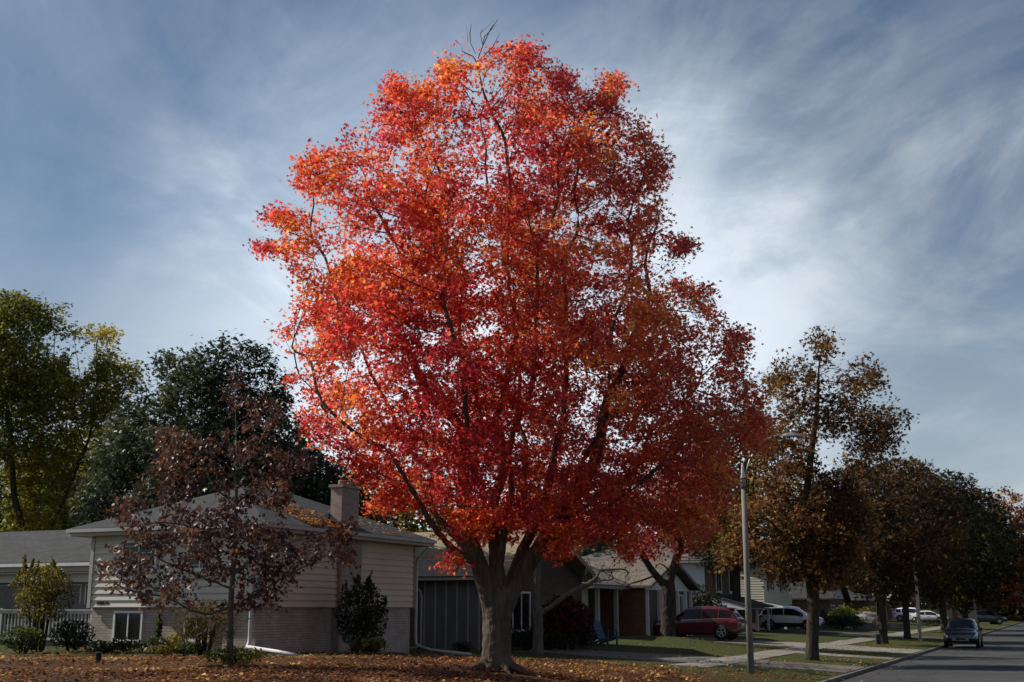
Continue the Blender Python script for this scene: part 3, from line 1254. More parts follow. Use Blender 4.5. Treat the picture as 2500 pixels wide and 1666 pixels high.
# white porch railing in front of the wing
M_rail = mat('weathered_white_paint', (.36, .36, .34), .6, .12, 9, var2=.25)
rl = thing('porch_railing', G(28.2, -28), 'weathered white picket porch railing beside the pale house wall', 'railing')
z0 = float(gzuv(28.2, -28)) + .1
MB().ubox(28.17, 28.27, -33.8, b0 - .16, z0 + .86, z0 + .95).ubox(28.14, 28.30, -33.8, b0 - .16, z0 + .951, z0 + .985).build('top_rail', M_rail, rl)
MB().ubox(28.18, 28.26, -33.8, b0 - .16, z0 + .08, z0 + .15).build('bottom_rail', M_rail, rl)
k = -33.7
while k < b0 - .25:
    MB().ubox(28.195, 28.235, k, k + .045, z0 + .151, z0 + .859).build('picket', M_rail, rl)
    k += .14
for k in (-33.8, -30.1, b0 - .26):
    MB().ubox(28.165, 28.275, k, k + .1, z0 - .2, z0 + 1.02).build('post', M_rail, rl)
# blue-grey patio chair back seen over the railing
pc = thing('patio_chair', G(28.75, -27.6), 'grey patio chair with a flat back behind the white railing', 'chair')
M_pc = mat('grey_patio_chair', (.10, .105, .11), .7, .1)
zc = float(gzuv(28.7, -27.6)) + .25
MB().ubox(28.72, 28.76, -28.2, -27.1, zc + .5, zc + 1.0).build('backrest', M_pc, pc)
MB().ubox(28.45, 28.72, -28.2, -27.1, zc + .42, zc + .48).build('seat', M_pc, pc)
for a_ in (28.5, 28.68):
    for b_ in (-28.15, -27.19): MB().ubox(a_, a_ + .04, b_, b_ + .04, zc - .28, zc + .419).build('leg', M_pc, pc)

# ================================================================== HOUSE: dark brick bungalow with the tan roof
h2 = thing('brick_bungalow', G(42.4, -20.2), 'dark brick bungalow with tan shingle roof, directly behind the red maple trunk', 'house')
u0, u1, v0, v1 = 42.4, 52.0, -34.0, -20.0
walls(h2, M_brick_d, u0, u1, v0, v1, -.3, 3.05)
mb = MB(); gable(mb, u0 - .5, u1 + .5, v0, v1 + .7, 3.02, 1.95, 'v', .16)
rf2 = mb.build('roof', M_shin_t, h2); fixn(rf2)
mb = MB()
um = (u0 + u1) / 2
mb.poly([P(u0, v1 + .01, 3.0), P(u1, v1 + .01, 3.0), P(um, v1 + .01, 4.72)])
mb.build('gable_wall', mat('dark_stain_boards', (.05, .036, .03), .8, .2, 5, stretch=(6, 6, .3)), h2)
mb = MB()
for sgn in (-1, 1):
    p0 = Vector(P(um, v1 + .72, 4.83)); p1 = Vector(P(um + sgn * (um - u0 + .52), v1 + .72, 2.88))
    mb.beam(p0, p1, .04, .2)
mb.build('barge_board', mat('olive_trim', (.17, .155, .11), .6, .1), h2)
mb = MB(); gutterline(mb, (u0 - .49, v0), (u0 - .49, v1 + .6), 3.0, .1)
mb.build('gutter', mat('tan_trim', (.33, .29, .22), .5, .08), h2)
mb = MB()
mb.ubox(u0 - .49, u0 - .46, v0, v1 + .6, 2.75, 2.88)
mb.ubox(u0 - .459, u0 - .002, v0, v1 - .01, 2.76, 2.78)
mb.build('fascia', M_trim_b, h2)
# board and batten panels near the corner
mb = MB()
M_bat = mat('grey_batten_boards', (.10, .095, .092), .7, .1, 5, var2=.2)
wallbox(mb, (u0, v0), (u0, v1), 11.1, 14.0, .0, .03, .1, 2.74)
bp_ = mb.build('batten_panel', M_bat, h2)
for k in range(7):
    mb = MB()
    wallbox(mb, (u0, v0), (u0, v1), 11.1 + k * .475, 11.16 + k * .475, .031, .07, .1, 2.74)
    mb.build('batten', mat('pale_batten', (.21, .205, .20), .7, .1, 5), bp_)
mb = MB(); lap(mb, (u0 - .005, -24.6), (u0 - .005, -22.95), -.1, 2.7, .3, .03)
mb.build('wide_boards', mat('dark_wide_boards', (.085, .055, .046), .75, .15, 5, var2=.2), h2)
spout(h2, [wpt((u0, v0), (u0, v1), 10.3, .53, 2.95), wpt((u0, v0), (u0, v1), 10.35, .5, 2.75), wpt((u0, v0), (u0, v1), 10.95, .08, 2.35), wpt((u0, v0), (u0, v1), 11.02, .08, 2.1),
           wpt((u0, v0), (u0, v1), 11.02, .08, .35), wpt((u0, v0), (u0, v1), 10.85, .12, .2), wpt((u0, v0), (u0, v1), 10.2, .15, .14)], M_gut, .045)
# road side: windows and door
window(h2, (u0, v1), (u1, v1), 1.0, 3.6, .8, 2.35, M_white, (.33, .66), (), .07)
window(h2, (u0, v1), (u1, v1), 6.2, 8.4, .9, 2.3, M_brown, (.5,), (), .07)
mb = MB(); wallbox(mb, (u0, v1), (u1, v1), 4.4, 5.4, .0, .05, .05, 2.2)
dr = mb.build('door', M_brown, h2)
mb = MB(); wallbox(mb, (u0, v1), (u1, v1), 5.25, 5.31, .05, .1, 1.05, 1.15); mb.build('handle', M_gut, dr)
mb = MB(); mb.ubox(46.2, 47.0, -28.6, -27.9, 4.2, 5.6)
c2 = mb.build('chimney', M_brick_d, h2)
MB().ubox(46.15, 47.05, -28.65, -27.85, 5.602, 5.68).build('cap', M_conc, c2)

# ================================================================== HOUSE: long low house with columns
h3 = thing('ranch_house', G(55.5, -22), 'long low house with white eave line, pale wall, porch columns and small white gable', 'house')
u0, u1, v0, v1 = 55.2, 74.5, -31.5, -22.2
walls(h3, M_stucco, u0, 58.6, v0, v1 + .001, -.3, 2.85, 'wall')
walls(h3, M_brick_d, 58.6, u1, v0, v1 - 1.0, -.3, 2.85, 'porch_wall')
mb = MB(); gable(mb, u0 - .5, u1 + .5, v0 - .6, v1 + .75, 2.98, 1.75, 'u', .16)
r3 = mb.build('roof', M_shin_b, h3); fixn(r3)
mb = MB(); gutterline(mb, (u0 - .5, v1 + .75), (63.0, v1 + .75), 2.97, .11)
mb.build('gutter', mat('bright_white_gutter', (.72, .73, .74), .4, .04), h3)
mb = MB(); mb.ubox(u0 - .45, u1 + .45, v1 + .70, v1 + .74, 2.68, 2.83); mb.ubox(u0, u1, v1 - 1.0, v1 + .69, 2.69, 2.71)
mb.build('fascia', M_trim_b, h3)
mb = MB()
vm = (v0 - .6 + v1 + .75) / 2
for uu_ in (u0 + .02, u1 - .02):
    mb = MB()
    mb.poly([P(uu_, v0, 2.84), P(uu_, v1, 2.84), P(uu_, vm, 4.5)])
    mb.build('gable_wall', M_stucco, h3)
for s_ in (58.75, 61.6):
    MB().ubox(s_, s_ + .2, v1 + .3, v1 + .5, -.1, 2.68).build('column', M_trim_g, h3)
MB().ubox(58.61, 58.68, v1 - .2, v1 + .1, 0, 2.67).build('downspout', M_brown, h3)
window(h3, (58.6, v1 - 1.0), (u1, v1 - 1.0), .8, 2.2, .2, 2.3, M_brown, (.5,), (), .08)
mb = MB(); wallbox(mb, (58.6, v1 - 1.0), (u1, v1 - 1.0), 3.0, 4.0, .0, .05, 0, 2.2)
d3 = mb.build('door', M_brown, h3)
mb = MB(); wallbox(mb, (58.6, v1 - 1.0), (u1, v1 - 1.0), 3.85, 3.91, .05, .1, 1.0, 1.1); mb.build('handle', M_gut, d3)
# projecting white gable over the garage
walls(h3, M_brick_b, 62.9, 71.6, v1 - 1, v1 + 1.6, -.3, 2.66, 'garage_wall')
mb = MB(); gable(mb, 62.4, 72.1, v1 - 4.6, v1 + 2.1, 2.88, 1.55, 'v', .14)
g3 = mb.build('garage_roof', M_shin_b, h3); fixn(g3)
mb = MB(); mb.poly([P(62.9, v1 + 1.61, 2.67), P(71.6, v1 + 1.61, 2.67), P(67.25, v1 + 1.61, 4.1)])
mb.build('white_gable', M_white, h3)
mb = MB()
for sgn in (-1, 1):
    mb.beam(Vector(P(67.25, v1 + 2.12, 4.32)), Vector(P(67.25 + sgn * 4.88, v1 + 2.12, 2.77)), .04, .18)
mb.build('barge_board', mat('olive_trim', (.17, .155, .11), .6, .1), h3)
for s_ in (62.95, 65.0, 68.6, 70.2, 71.3):
    MB().ubox(s_, s_ + .16, v1 + 1.62, v1 + 1.78, -.1, 2.65).build('post', M_white, h3)
window(h3, (62.9, v1 + 1.6), (71.6, v1 + 1.6), 6.0, 7.1, .9, 2.45, M_white, (.33, .66), (), .07)
mb = MB(); wallbox(mb, (62.9, v1 + 1.6), (71.6, v1 + 1.6), 2.3, 5.5, .0, .04, -.05, 2.25)
for k in range(4): wallbox(mb, (62.9, v1 + 1.6), (71.6, v1 + 1.6), 2.35, 5.45, .04, .055, .03 + k * .55, .5 + k * .55)
mb.build('garage_door', M_brown, h3)
mb = MB(); mb.ubox(60.5, 61.3, -27.8, -27.1, 4.3, 5.2)
c3 = mb.build('chimney', M_brick_b, h3)
MB().ubox(60.45, 61.35, -27.85, -27.05, 5.202, 5.28).build('cap', M_conc, c3)

# ================================================================== HOUSE: two storeys, white side wall and brown brick front
h4 = thing('two_storey_house', G(84.2, -22.7), 'two-storey house with white side wall, brown brick front and dark porch roof', 'house')
u0, u1, v0, v1 = 84.0, 91.0, -33.0, -22.5
walls(h4, M_brick_b, u0 + .03, u1, v0, v1, -.4, 4.9)
mb = MB(); lap(mb, (u0 + .005, v0), (u0 + .005, v1 - .55), 2.2, 4.9, .2, .025); mb.build('clapboard', M_sid_w, h4)
mb = MB(); hip(mb, u0 - .6, u1 + .6, v0 - .6, v1 + .9, 5.02, 1.5)
r4 = mb.build('roof', M_shin_m, h4); fixn(r4)
eaves(h4, u0 - .6, u1 + .6, v0 - .6, v1 + .9, 5.02, M_trim_b, .16)
window(h4, (u0, v1), (u1, v1), .75, 2.3, 2.75, 4.75, M_white, (.5,), (), .16)
window(h4, (u0, v1), (u1, v1), 4.4, 6.3, 2.75, 4.75, M_white, (.5,), (), .16)
window(h4, (u0, v1), (u1, v1), 4.4, 6.2, .5, 1.95, M_brown, (.5,), (), .1)
mb = MB()
mb.beam(Vector(P(u0 - .55, v1 + .5, 3.9)), Vector(P(u0 + 1.6, v1 + .95, 4.85)), .08, .08)
mb.build('downspout', M_black, h4)
# lower porch roof along the front
mb = MB()
top = [P(u0 - .6, v1 - .02, 2.62), P(u1 + .4, v1 - .02, 2.62), P(u1 + .4, v1 + 2.6, 1.88), P(u0 - .6, v1 + 2.6, 1.88)]
mb.hexa([(x, y, z - .14) for x, y, z in top], top)
p4 = mb.build('porch_roof', M_shin_d, h4); fixn(p4)
mb = MB(); mb.ubox(u0 - .5, u1 + .3, v1 + .01, v1 + 2.5, 1.64, 1.72)
mb.build('porch_soffit', M_trim_b, h4)
mb = MB(); mb.poly([P(u0 - .55, v1, 2.5), P(u0 - .55, v1 + 2.5, 1.76), P(u0 - .55, v1 + 2.5, 1.6), P(u0 - .55, v1, 1.6)]); mb.build('porch_end', M_sid_w, h4)
for s_ in (u0 + .1, u0 + 3.2, u1 - .2):
    MB().ubox(s_, s_ + .16, v1 + 2.2, v1 + 2.36, -.3, 1.639).build('post', M_white, h4)
# single storey part on the near side with its own low roof
walls(h4, M_brick_d, u0 - 3.6, u0 - .02, v0, v1 - 3.2, -.4, 1.95, 'side_wall')
mb = MB()
top = [P(u0 - 4.0, v0, 2.02), P(u0 + .02, v0, 3.25), P(u0 + .02, v1 - 2.7, 3.25), P(u0 - 4.0, v1 - 2.7, 2.02)]
mb.hexa([(x, y, z - .16) for x, y, z in top], top)
q4 = mb.build('side_roof', M_shin_m, h4); fixn(q4)

# ================================================================== HOUSE: cream siding, shuttered windows
h5 = thing('cream_house', G(96.2, -22.2), 'two-storey cream clapboard house with dark shuttered windows behind the wooden light pole', 'house')
u0, u1, v0, v1 = 96.0, 106.5, -32.0, -21.6
walls(h5, M_brick_b, u0 + .3, u1, v0, v1 - .5, -.5, 2.2, 'brick_base')
walls(h5, M_sid_c, u0 + .03, u1 - .03, v0 + .03, v1 - .03, 2.0, 4.75, 'upper_wall')
mb = MB(); lap(mb, (u0, v0), (u0, v1), 2.0, 4.75, .2, .028); lap(mb, (u0, v1), (u1, v1), 2.0, 4.75, .2, .028); mb.build('clapboard', M_sid_c, h5)
mb = MB(); gable(mb, u0 - .4, u1 + .4, v0 - .5, v1 + .6, 4.85, 1.7, 'u', .15)
r5 = mb.build('roof', M_shin_m, h5); fixn(r5)
mb = MB(); vm = (v0 + v1) / 2; mb.poly([P(u0 + .01, v0, 4.74), P(u0 + .01, v1, 4.74), P(u0 + .01, vm, 6.2)]); mb.build('gable_wall', M_sid_c, h5)
M_shut = mat('slate_shutter', (.06, .065, .075), .6, .1)
window(h5, (u0, v1), (u1, v1), 1.6, 3.0, 3.05, 4.45, M_white, (.5,), (.5,), .1, shutters=(M_shut, .55))
window(h5, (u0, v1), (u1, v1), 6.4, 7.8, 3.05, 4.45, M_white, (.5,), (.5,), .1, shutters=(M_shut, .55))
mb = MB(); top = [P(u0 - .9, v1 - .02, 2.12), P(u0 + 4.4, v1 - .02, 2.12), P(u0 + 4.4, v1 + 1.9, 1.75), P(u0 - .9, v1 + 1.9, 1.75)]
mb.hexa([(x, y, z - .28) for x, y, z in top], top)
mb.build('porch_canopy', M_sid_c, h5)
for s_ in (u0 - .7, u0 + 4.1):
    MB().ubox(s_, s_ + .18, v1 + 1.6, v1 + 1.78, -.5, 1.5).build('post', M_white, h5)
mb = MB(); wallbox(mb, (u0 + .3, v1 - .5), (u1, v1 - .5), .1, 3.2, .0, .05, -.3, 1.8); mb.build('garage_door', mat('blue_grey_door', (.14, .17, .24), .6, .1), h5)
window(h5, (u0 + .3, v1 - .5), (u1, v1 - .5), 5.2, 6.6, .1, 1.5, M_white, (.5,), (), .1)
window(h5, (u0 + .3, v1 - .5), (u1, v1 - .5), 7.6, 9.0, .1, 1.5, M_white, (.5,), (), .1)

# ================================================================== far houses, mostly behind trees
h6 = thing('gabled_house', G(118.2, -22.5), 'far house with a narrow white gable above brown brick, behind the boulevard trees', 'house')
u0, u1, v0, v1 = 118, 127, -32, -20.5
walls(h6, M_brick_b, u0, u1, v0, v1, -.6, 2.6)
mb = MB(); gable(mb, u0 - .5, u1 + .5, v0, v1 + .6, 2.6, 2.5, 'v', .15); fixn(mb.build('roof', M_shin_d, h6))
mb = MB(); mb.poly([P(u0, v1 + .02, 2.59), P(u1, v1 + .02, 2.59), P((u0 + u1) / 2, v1 + .02, 4.85)]); mb.build('gable_wall', M_sid_w, h6)
window(h6, (u0, v1), (u1, v1), 1, 3, .5, 2, M_white, (.5,), (), .1)
window(h6, (u0, v1), (u1, v1), 5.5, 7.5, .5, 2, M_white, (.5,), (), .1)
h7 = thing('dark_house', G(150, -24), 'low dark brick house far down the street behind the white sedan', 'house')
u0, u1, v0, v1 = 150, 164, -34, -21.5
walls(h7, M_brick_d, u0, u1, v0, v1, -.6, 2.5)
mb = MB(); hip(mb, u0 - .5, u1 + .5, v0 - .5, v1 + .5, 2.6, 2.0); fixn(mb.build('roof', M_shin_d, h7))
window(h7, (u0, v1), (u1, v1), 2, 5, .4, 1.9, M_white, (.5,), (), .1)
window(h7, (u0, v0), (u0, v1), 7, 9.5, .4, 1.9, M_white, (.5,), (), .1)

# ================================================================== TREES
M_bark = mat('maple_bark', (.088, .070, .054), .95, .5, 9, bump=1.0, bscale=16, stretch=(1, 1, .14), spec=.08, var2=.3, scale2=2.2)
M_bark_d = mat('dark_bark', (.045, .036, .029), .95, .5, 10, bump=1.0, bscale=26, stretch=(1, 1, .2), spec=.1)
M_bark_g = mat('grey_bark', (.095, .086, .072), .95, .45, 10, bump=1.0, bscale=26, stretch=(1, 1, .2), spec=.1)
M_leaf_r = leafmat('red_maple_leaf', .5, .58, .22)
M_leaf_o = leafmat('oak_leaf', .46, .35, .32)
M_leaf_g = leafmat('green_leaf', .5, .46, .2)
M_leaf_s = leafmat('glossy_green_leaf', .45, .3, .25)
M_leaf_d = leafmat('dry_leaf', .7, .25, .15)

MAPLE = [(0, (.43, .028, .052)), (.25, (.62, .052, .050)), (.5, (.74, .088, .046)), (.74, (.81, .150, .045)), (.92, (.85, .235, .055)), (1, (.88, .37, .085))]
bz = gz(MX, MY)
# -------- the big red maple
k2 = lambda l: [(y * 1.0625, a * 1.0625, b * 1.0625) for y, a, b in l]
OL = k2([(102, 1150, 1225), (130, 1108, 1256), (160, 1088, 1282), (190, 1076, 1300), (212, 1000, 1306), (222, 930, 1310), (255, 880, 1400), (300, 842, 1450), (335, 806, 1472), (350, 770, 1486),
         (400, 690, 1510), (440, 672, 1512), (470, 640, 1505), (520, 640, 1515), (560, 625, 1560), (600, 645, 1570), (650, 685, 1612), (700, 695, 1625), (750, 665, 1665), (800, 662, 1690),
         (850, 660, 1700), (900, 655, 1722), (950, 675, 1735), (1000, 705, 1735), (1050, 745, 1705), (1100, 800, 1670), (1140, 850, 1640), (1180, 900, 1630), (1215, 1010, 1600), (1250, 1060, 1560)])
att = outline_pts(OL, MY, 9000, 1, depth=.88, shell=.44, gate=.47, gscale=.85)
# lobes that stick out of the outline: (px, py, radius px)
extra = []
rs_ = RS(3)
for (x, y, rx, ry, n_) in [(740, 400, 62, 52, 90), (640, 500, 35, 20, 26), (625, 575, 35, 18, 26), (1032, 168, 27, 40, 60), (912, 208, 26, 32, 50), (960, 225, 40, 20, 40), (1200, 135, 40, 34, 50), (1405, 208, 20, 42, 60), (1370, 250, 40, 30, 50),
                           (1300, 195, 16, 40, 24), (1690, 800, 25, 45, 40), (1570, 575, 30, 20, 26), (1510, 390, 22, 50, 40), (1475, 320, 18, 30, 20), (660, 760, 30, 20, 22), (1610, 690, 26, 40, 30), (1738, 975, 26, 36, 60), (1735, 1020, 26, 26, 60), (1655, 1100, 34, 40, 60),
                           (1730, 930, 22, 50, 34), (1040, 1300, 28, 30, 30), (1085, 1215, 34, 34, 34), (1285, 1255, 42, 30, 40), (1440, 1265, 30, 30, 36), (1600, 1215, 36, 30, 34), (1150, 1200, 40, 40, 44),
                           (880, 1160, 36, 22, 26), (1230, 1180, 50, 40, 40), (1520, 1190, 60, 45, 60), (1380, 1200, 60, 40, 40)]:
    for q in range(int(n_ * 2.2)):
        a_ = rs_.uniform(0, 6.283); r_ = rs_.rand() ** .5
        p_ = at((x + rx * r_ * math.cos(a_)) * 1.0625, (y + ry * r_ * math.sin(a_)) * 1.0625, MY + rs_.uniform(-1.6, 1.2))
        extra.append(p_)
att = np.concatenate([att, np.array(extra)])
T = lambda px, py, dy=0.0: at(px, py, MY + dy)
polys = [
    ([(MX, MY, bz - .25), T(1214, 1590), T(1213, 1540), T(1213, 1490), T(1212, 1462)], None),                                   # 0 bole
    ([T(1213, 1540), T(1206, 1500, -.03), T(1194, 1455, -.05), T(1168, 1376, -.05), T(1154, 1326, -.1), T(1140, 1273, -.15), T(1133, 1181, -.3), T(1112, 1035, -.3), T(1098, 1000, -.2), T(1035, 915, 0), T(985, 790, .2), T(945, 600, .2), T(895, 420, .1)], (0, 2)),   # 1 left main
    ([T(1168, 1376, -.05), T(1134, 1362, -.2), T(1097, 1338, -.4), T(1066, 1300, -.7), T(1039, 1255, -.9), T(1021, 1205, -1.1), T(960, 1120, -1.5), T(880, 1040, -1.9), T(790, 930, -1.8), T(720, 800, -1.2)], (1, 3)),                  # 2 thin left
    ([T(1168, 1376, -.05), T(1146, 1350, .1), T(1109, 1300, .5), T(1070, 1230, 1.0), T(1000, 1100, 1.6), T(930, 950, 2.0), T(845, 780, 1.8), T(775, 600, 1.2), T(745, 450, .6)], (1, 3)),                                                         # 3
    ([T(1212, 1462), T(1214, 1405, .1), T(1213, 1341, .2), T(1209, 1280, .2), T(1222, 1100, .3), T(1240, 900, .3), T(1256, 640, .1), T(1250, 430, 0)], (0, 4)),                                # 4 centre
    ([T(1214, 1405, .1), T(1229, 1332, -.3), T(1238, 1250, -.7), T(1255, 1120, -1.3), T(1275, 960, -1.9), T(1305, 700, -1.8), T(1345, 470, -1.2), T(1385, 260, -.6)], (4, 1)),                                                                           # 5 front centre
    ([T(1213, 1540), T(1220, 1500, -.05), T(1244, 1445, 0), T(1276, 1398, .05), T(1303, 1360, .1), T(1330, 1315, .1), T(1356, 1268, .1), T(1376, 1229, .1), T(1395, 1180, 0), T(1450, 1060, -.2), T(1520, 900, -.4), T(1572, 720, -.3), T(1600, 570, -.2)], (0, 2)),  # 6 right main
    ([T(1252, 1425, 0), T(1263, 1376, .3), T(1276, 1332, .5), T(1303, 1290, .6), T(1325, 1240, .7), T(1360, 1060, .9), T(1372, 850, .8), T(1398, 640, .6), T(1425, 430, .4), T(1470, 260, .2)], (6, 2)),                               # 7 second right
    ([T(1330, 1315, .1), T(1390, 1298, -.3), T(1440, 1273, -.7), T(1520, 1210, -1.2), T(1610, 1130, -1.6), T(1710, 1030, -1.4)], (6, 5)),                                                                         # 8 low right
    ([T(1356, 1268, .1), T(1405, 1246, .6), T(1450, 1222, 1.1), T(1540, 1120, 1.8), T(1640, 1010, 2.2), T(1740, 880, 1.6)], (6, 6)),                                                                           # 9
    ([T(1303, 1290, .6), T(1290, 1180, 1.4), T(1285, 1050, 2.2), T(1270, 900, 2.6), T(1235, 620, 2.2), T(1185, 390, 1.3), T(1165, 230, .5)], (7, 3)),                                                                                               # 10 back
    ([T(1140, 1273, -.15), T(1150, 1150, -1.0), T(1145, 1020, -1.8), T(1120, 880, -2.4), T(1085, 640, -2.2), T(1055, 400, -1.3)], (1, 5)),                                                                                          # 11 front left
    ([T(1209, 1280, .2), T(1180, 1150, .9), T(1150, 980, 1.5), T(1130, 780, 1.6), T(1095, 560, 1.2), T(1045, 350, .6), T(985, 235, .2)], (4, 3)),                                                                                                 # 12
    ([T(1376, 1229, .1), T(1420, 1120, -1.0), T(1470, 1010, -1.9), T(1500, 880, -2.3), T(1530, 680, -2.0), T(1530, 470, -1.0)], (6, 7)),                                                                                            # 13
    # bare shoots standing out of the top
    ([T(1250, 430, 0), T(1215, 300, 0), T(1184, 165, 0)], (4, 7)),                                                                                                                          # 14
    ([T(1184, 165, 0), T(1160, 130, 0), T(1150, 95, 0), T(1136, 62, 0)], (14, 2)), ([T(1160, 130, 0), T(1138, 118, .1), T(1119, 97, .1)], (15, 1)), ([T(1150, 95, 0), T(1152, 78, 0), T(1149, 60, 0)], (15, 2)),
    ([T(1184, 165, 0), T(1185, 120, -.1), T(1178, 85, -.1), T(1190, 60, -.1)], (14, 2)), ([T(1185, 120, -.1), T(1203, 90, -.1), T(1202, 62, -.1)], (18, 1)), ([T(1185, 120, -.1), T(1205, 108, .1), T(1217, 84, .1)], (18, 1)),
    ([T(1178, 85, -.1), T(1174, 72, 0)], (18, 2)), ([T(1138, 118, .1), T(1128, 110, 0)], (16, 1)), ([T(1203, 90, -.1), T(1210, 72, -.2)], (19, 1)), ([T(1184, 165, 0), T(1215, 135, -.2), T(1232, 108, -.2)], (14, 2)),
] + [([(MX, MY, bz + .30), (MX + .30 * math.cos(a), MY + .30 * math.sin(a), bz + .13), (MX + rr * math.cos(a), MY + rr * math.sin(a), bz - .12)], None) for a, rr in ((-.5, 1.0), (.9, .8), (2.4, .75), (3.6, .85), (4.4, .7), (5.2, .8))]
ROOTS = {25 + k: (.17, .05) for k in range(6)}
SHOOTS = {14: (.03, .018), **{k: (.014, .006) for k in range(15, 25)}}
TOPZ = at(1184, 112, MY)[2]


def bare_top(p):
    return (p[:, 2] > TOPZ) & (p[:, 0] < at(1232, 110, MY)[0])



def maple_shade_tint(p, c):
    # shaded right side of the crown painted into the leaf colour: duller brick red
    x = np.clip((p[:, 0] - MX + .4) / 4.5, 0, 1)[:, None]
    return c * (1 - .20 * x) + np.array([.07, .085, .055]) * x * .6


make_tree('maple_tree', 'huge spreading sugar maple in blazing red and orange leaf, thick trunk on the leafy lawn', (MX, MY, bz), polys, att, .30,
          dict(n=31, spread=(.15, .15, .085), size=.076, pal=MAPLE, pscale=.75, shape='maple', mat=M_leaf_r, rmax=.0135, up=.45, droop=.55, jit=.25, rnd=.22, zmin=2.2, thin=.32, tscale=1.25, tint=maple_shade_tint, skip=bare_top),
          bark=M_bark, D=.24, kill=.27, infl=2.6, bias=(0, 0, .26), seed=4, tip=.0055, flare=1.16, fh=.4, crook=.75, remesh=.03, rcut=.045, nogrow=lambda p: p[:, 2] > TOPZ - .9, rfix={**ROOTS, **SHOOTS, 0: (.305, .31), 1: (.245, .02), 2: (.095, .012), 3: (.10, .012), 4: (.175, .02), 5: (.10, .015), 6: (.245, .02), 7: (.15, .015), 8: (.075, .012), 9: (.075, .012), 10: (.08, .012), 11: (.085, .012), 12: (.08, .012), 13: (.07, .012)})


def base(px, py, Y):
    p = at(px, py, Y)
    return (p[0], p[1], gz(p[0], p[1]))


def buv(u, v):
    return G(u, v)


def lim(b, pts):
    """polyline from the foot b through offsets"""
    return [(b[0], b[1], b[2] - .2)] + [(b[0] + x, b[1] + y, b[2] + z) for x, y, z in pts]


# -------- young oak in front of the house
OAKP = [(0, (.045, .026, .024)), (.35, (.085, .044, .036)), (.7, (.13, .062, .042)), (1, (.21, .095, .045))]
OY = 26.6
ob = at(562, 1630, OY); ob = (ob[0], OY, gz(ob[0], OY))
To = lambda px, py, dy=0.0: at(px, py, OY + dy)
z3 = lambda x, y, dy=0.0: To(x / 3.361, 1200 + y / 3.361, dy)
opol = [
    ([(ob[0], OY, ob[2] - .2), To(562, 1560), z3(1890, 950), z3(1900, 800), z3(1915, 690), To(574, 1320), To(577, 1230), To(578, 1150), To(577, 1050), To(574, 980), To(572, 905)], None),
    ([z3(1890, 950), z3(1700, 1050, -.1), z3(1560, 980, -.2), z3(1330, 830, -.35), z3(1150, 740, -.5), z3(1020, 660, -.6)], (0, 2)),
    ([z3(1890, 950), z3(2010, 890, .1), z3(2130, 810, .2), z3(2230, 740, .3)], (0, 2)),
    ([z3(1900, 800), z3(1760, 740, .2), z3(1640, 690, .4), z3(1480, 640, .5), z3(1300, 560, .6)], (0, 3)),
    ([z3(1915, 690), z3(1820, 600, -.3), z3(1700, 480, -.5), z3(1600, 330, -.7)], (0, 4)),
    ([z3(1915, 690), z3(2000, 590, -.3), To(640, 1350, -.5), To(700, 1330, -.6), To(760, 1305, -.6), To(835, 1295, -.6)], (0, 4)),
    ([z3(2010, 890, .1), To(650, 1440, .4), To(700, 1400, .5), To(780, 1370, .5), To(850, 1366, .5)], (2, 1)),
    ([To(577, 1230), To(520, 1190, .3), To(440, 1150, .5), To(380, 1140, .6)], (0, 6)),
    ([To(577, 1230), To(640, 1180, .2), To(700, 1130, .4), To(745, 1120, .5)], (0, 6)),
    ([To(578, 1150), To(520, 1110, -.3), To(450, 1080, -.5), To(390, 1055, -.6)], (0, 7)),
    ([To(577, 1050), To(620, 990, .1), To(650, 970, .2)], (0, 8)),
    ([To(578, 1150), To(640, 1080, -.2), To(666, 1000, -.3)], (0, 7)),
    ([To(574, 1320), To(480, 1290, -.6), To(400, 1270, -.8), To(300, 1290, -.9)], (0, 5)),
    ([z3(1330, 830, -.35), z3(1180, 860, -.4), z3(1020, 800, -.5), z3(880, 730, -.5)], (1, 3)),
]
oatt = []
rs_ = RS(21)
for (x, y, rx, ry, n_) in [(330, 1340, 70, 40, 60), (300, 1400, 60, 50, 60), (380, 1270, 90, 45, 90), (470, 1300, 90, 60, 110), (560, 1290, 90, 60, 90), (430, 1400, 90, 60, 80), (470, 1180, 110, 45, 90),
                           (440, 1100, 70, 35, 60), (420, 1070, 50, 25, 34), (640, 1200, 90, 45, 80), (700, 1130, 70, 35, 50), (640, 1350, 80, 60, 70), (720, 1330, 60, 30, 40), (800, 1300, 50, 24, 36),
                           (860, 1290, 26, 22, 18), (790, 1370, 60, 20, 34), (850, 1365, 24, 20, 16), (560, 1090, 60, 50, 36), (640, 1040, 50, 50, 36), (580, 960, 45, 60, 24), (420, 1470, 60, 45, 56), (470, 1530, 50, 24, 26),
                           (560, 1510, 70, 40, 60), (610, 1480, 40, 40, 40), (650, 1500, 50, 16, 14), (300, 1240, 60, 24, 30), (680, 1420, 50, 40, 30), (350, 1440, 40, 30, 20), (560, 1400, 60, 50, 30)]:
    for q in range(n_):
        a_ = rs_.uniform(0, 6.283); r_ = rs_.rand() ** .5
        w_ = (abs(x - 562) / 300.0)
        oatt.append(To(x + rx * r_ * math.cos(a_), y + ry * r_ * math.sin(a_), rs_.normal() * (.45 + .25 * (1 - w_))))
make_tree('oak_tree', 'young slim-trunked oak with dark glossy maroon leaves in front of the pale split-level house', ob, opol, np.array(oatt), .068,
          dict(n=8, spread=(.085, .085, .05), size=.105, pal=OAKP, pscale=.8, shape='oak', mat=M_leaf_o, rmax=.0085, up=.2, droop=.45, jit=.3, rnd=.25, zmin=1.2, thin=.36, tscale=1.5),
          bark=M_bark_g, D=.16, kill=.17, infl=1.4, bias=(0, 0, .12), seed=8, tip=.0035, flare=1.25)

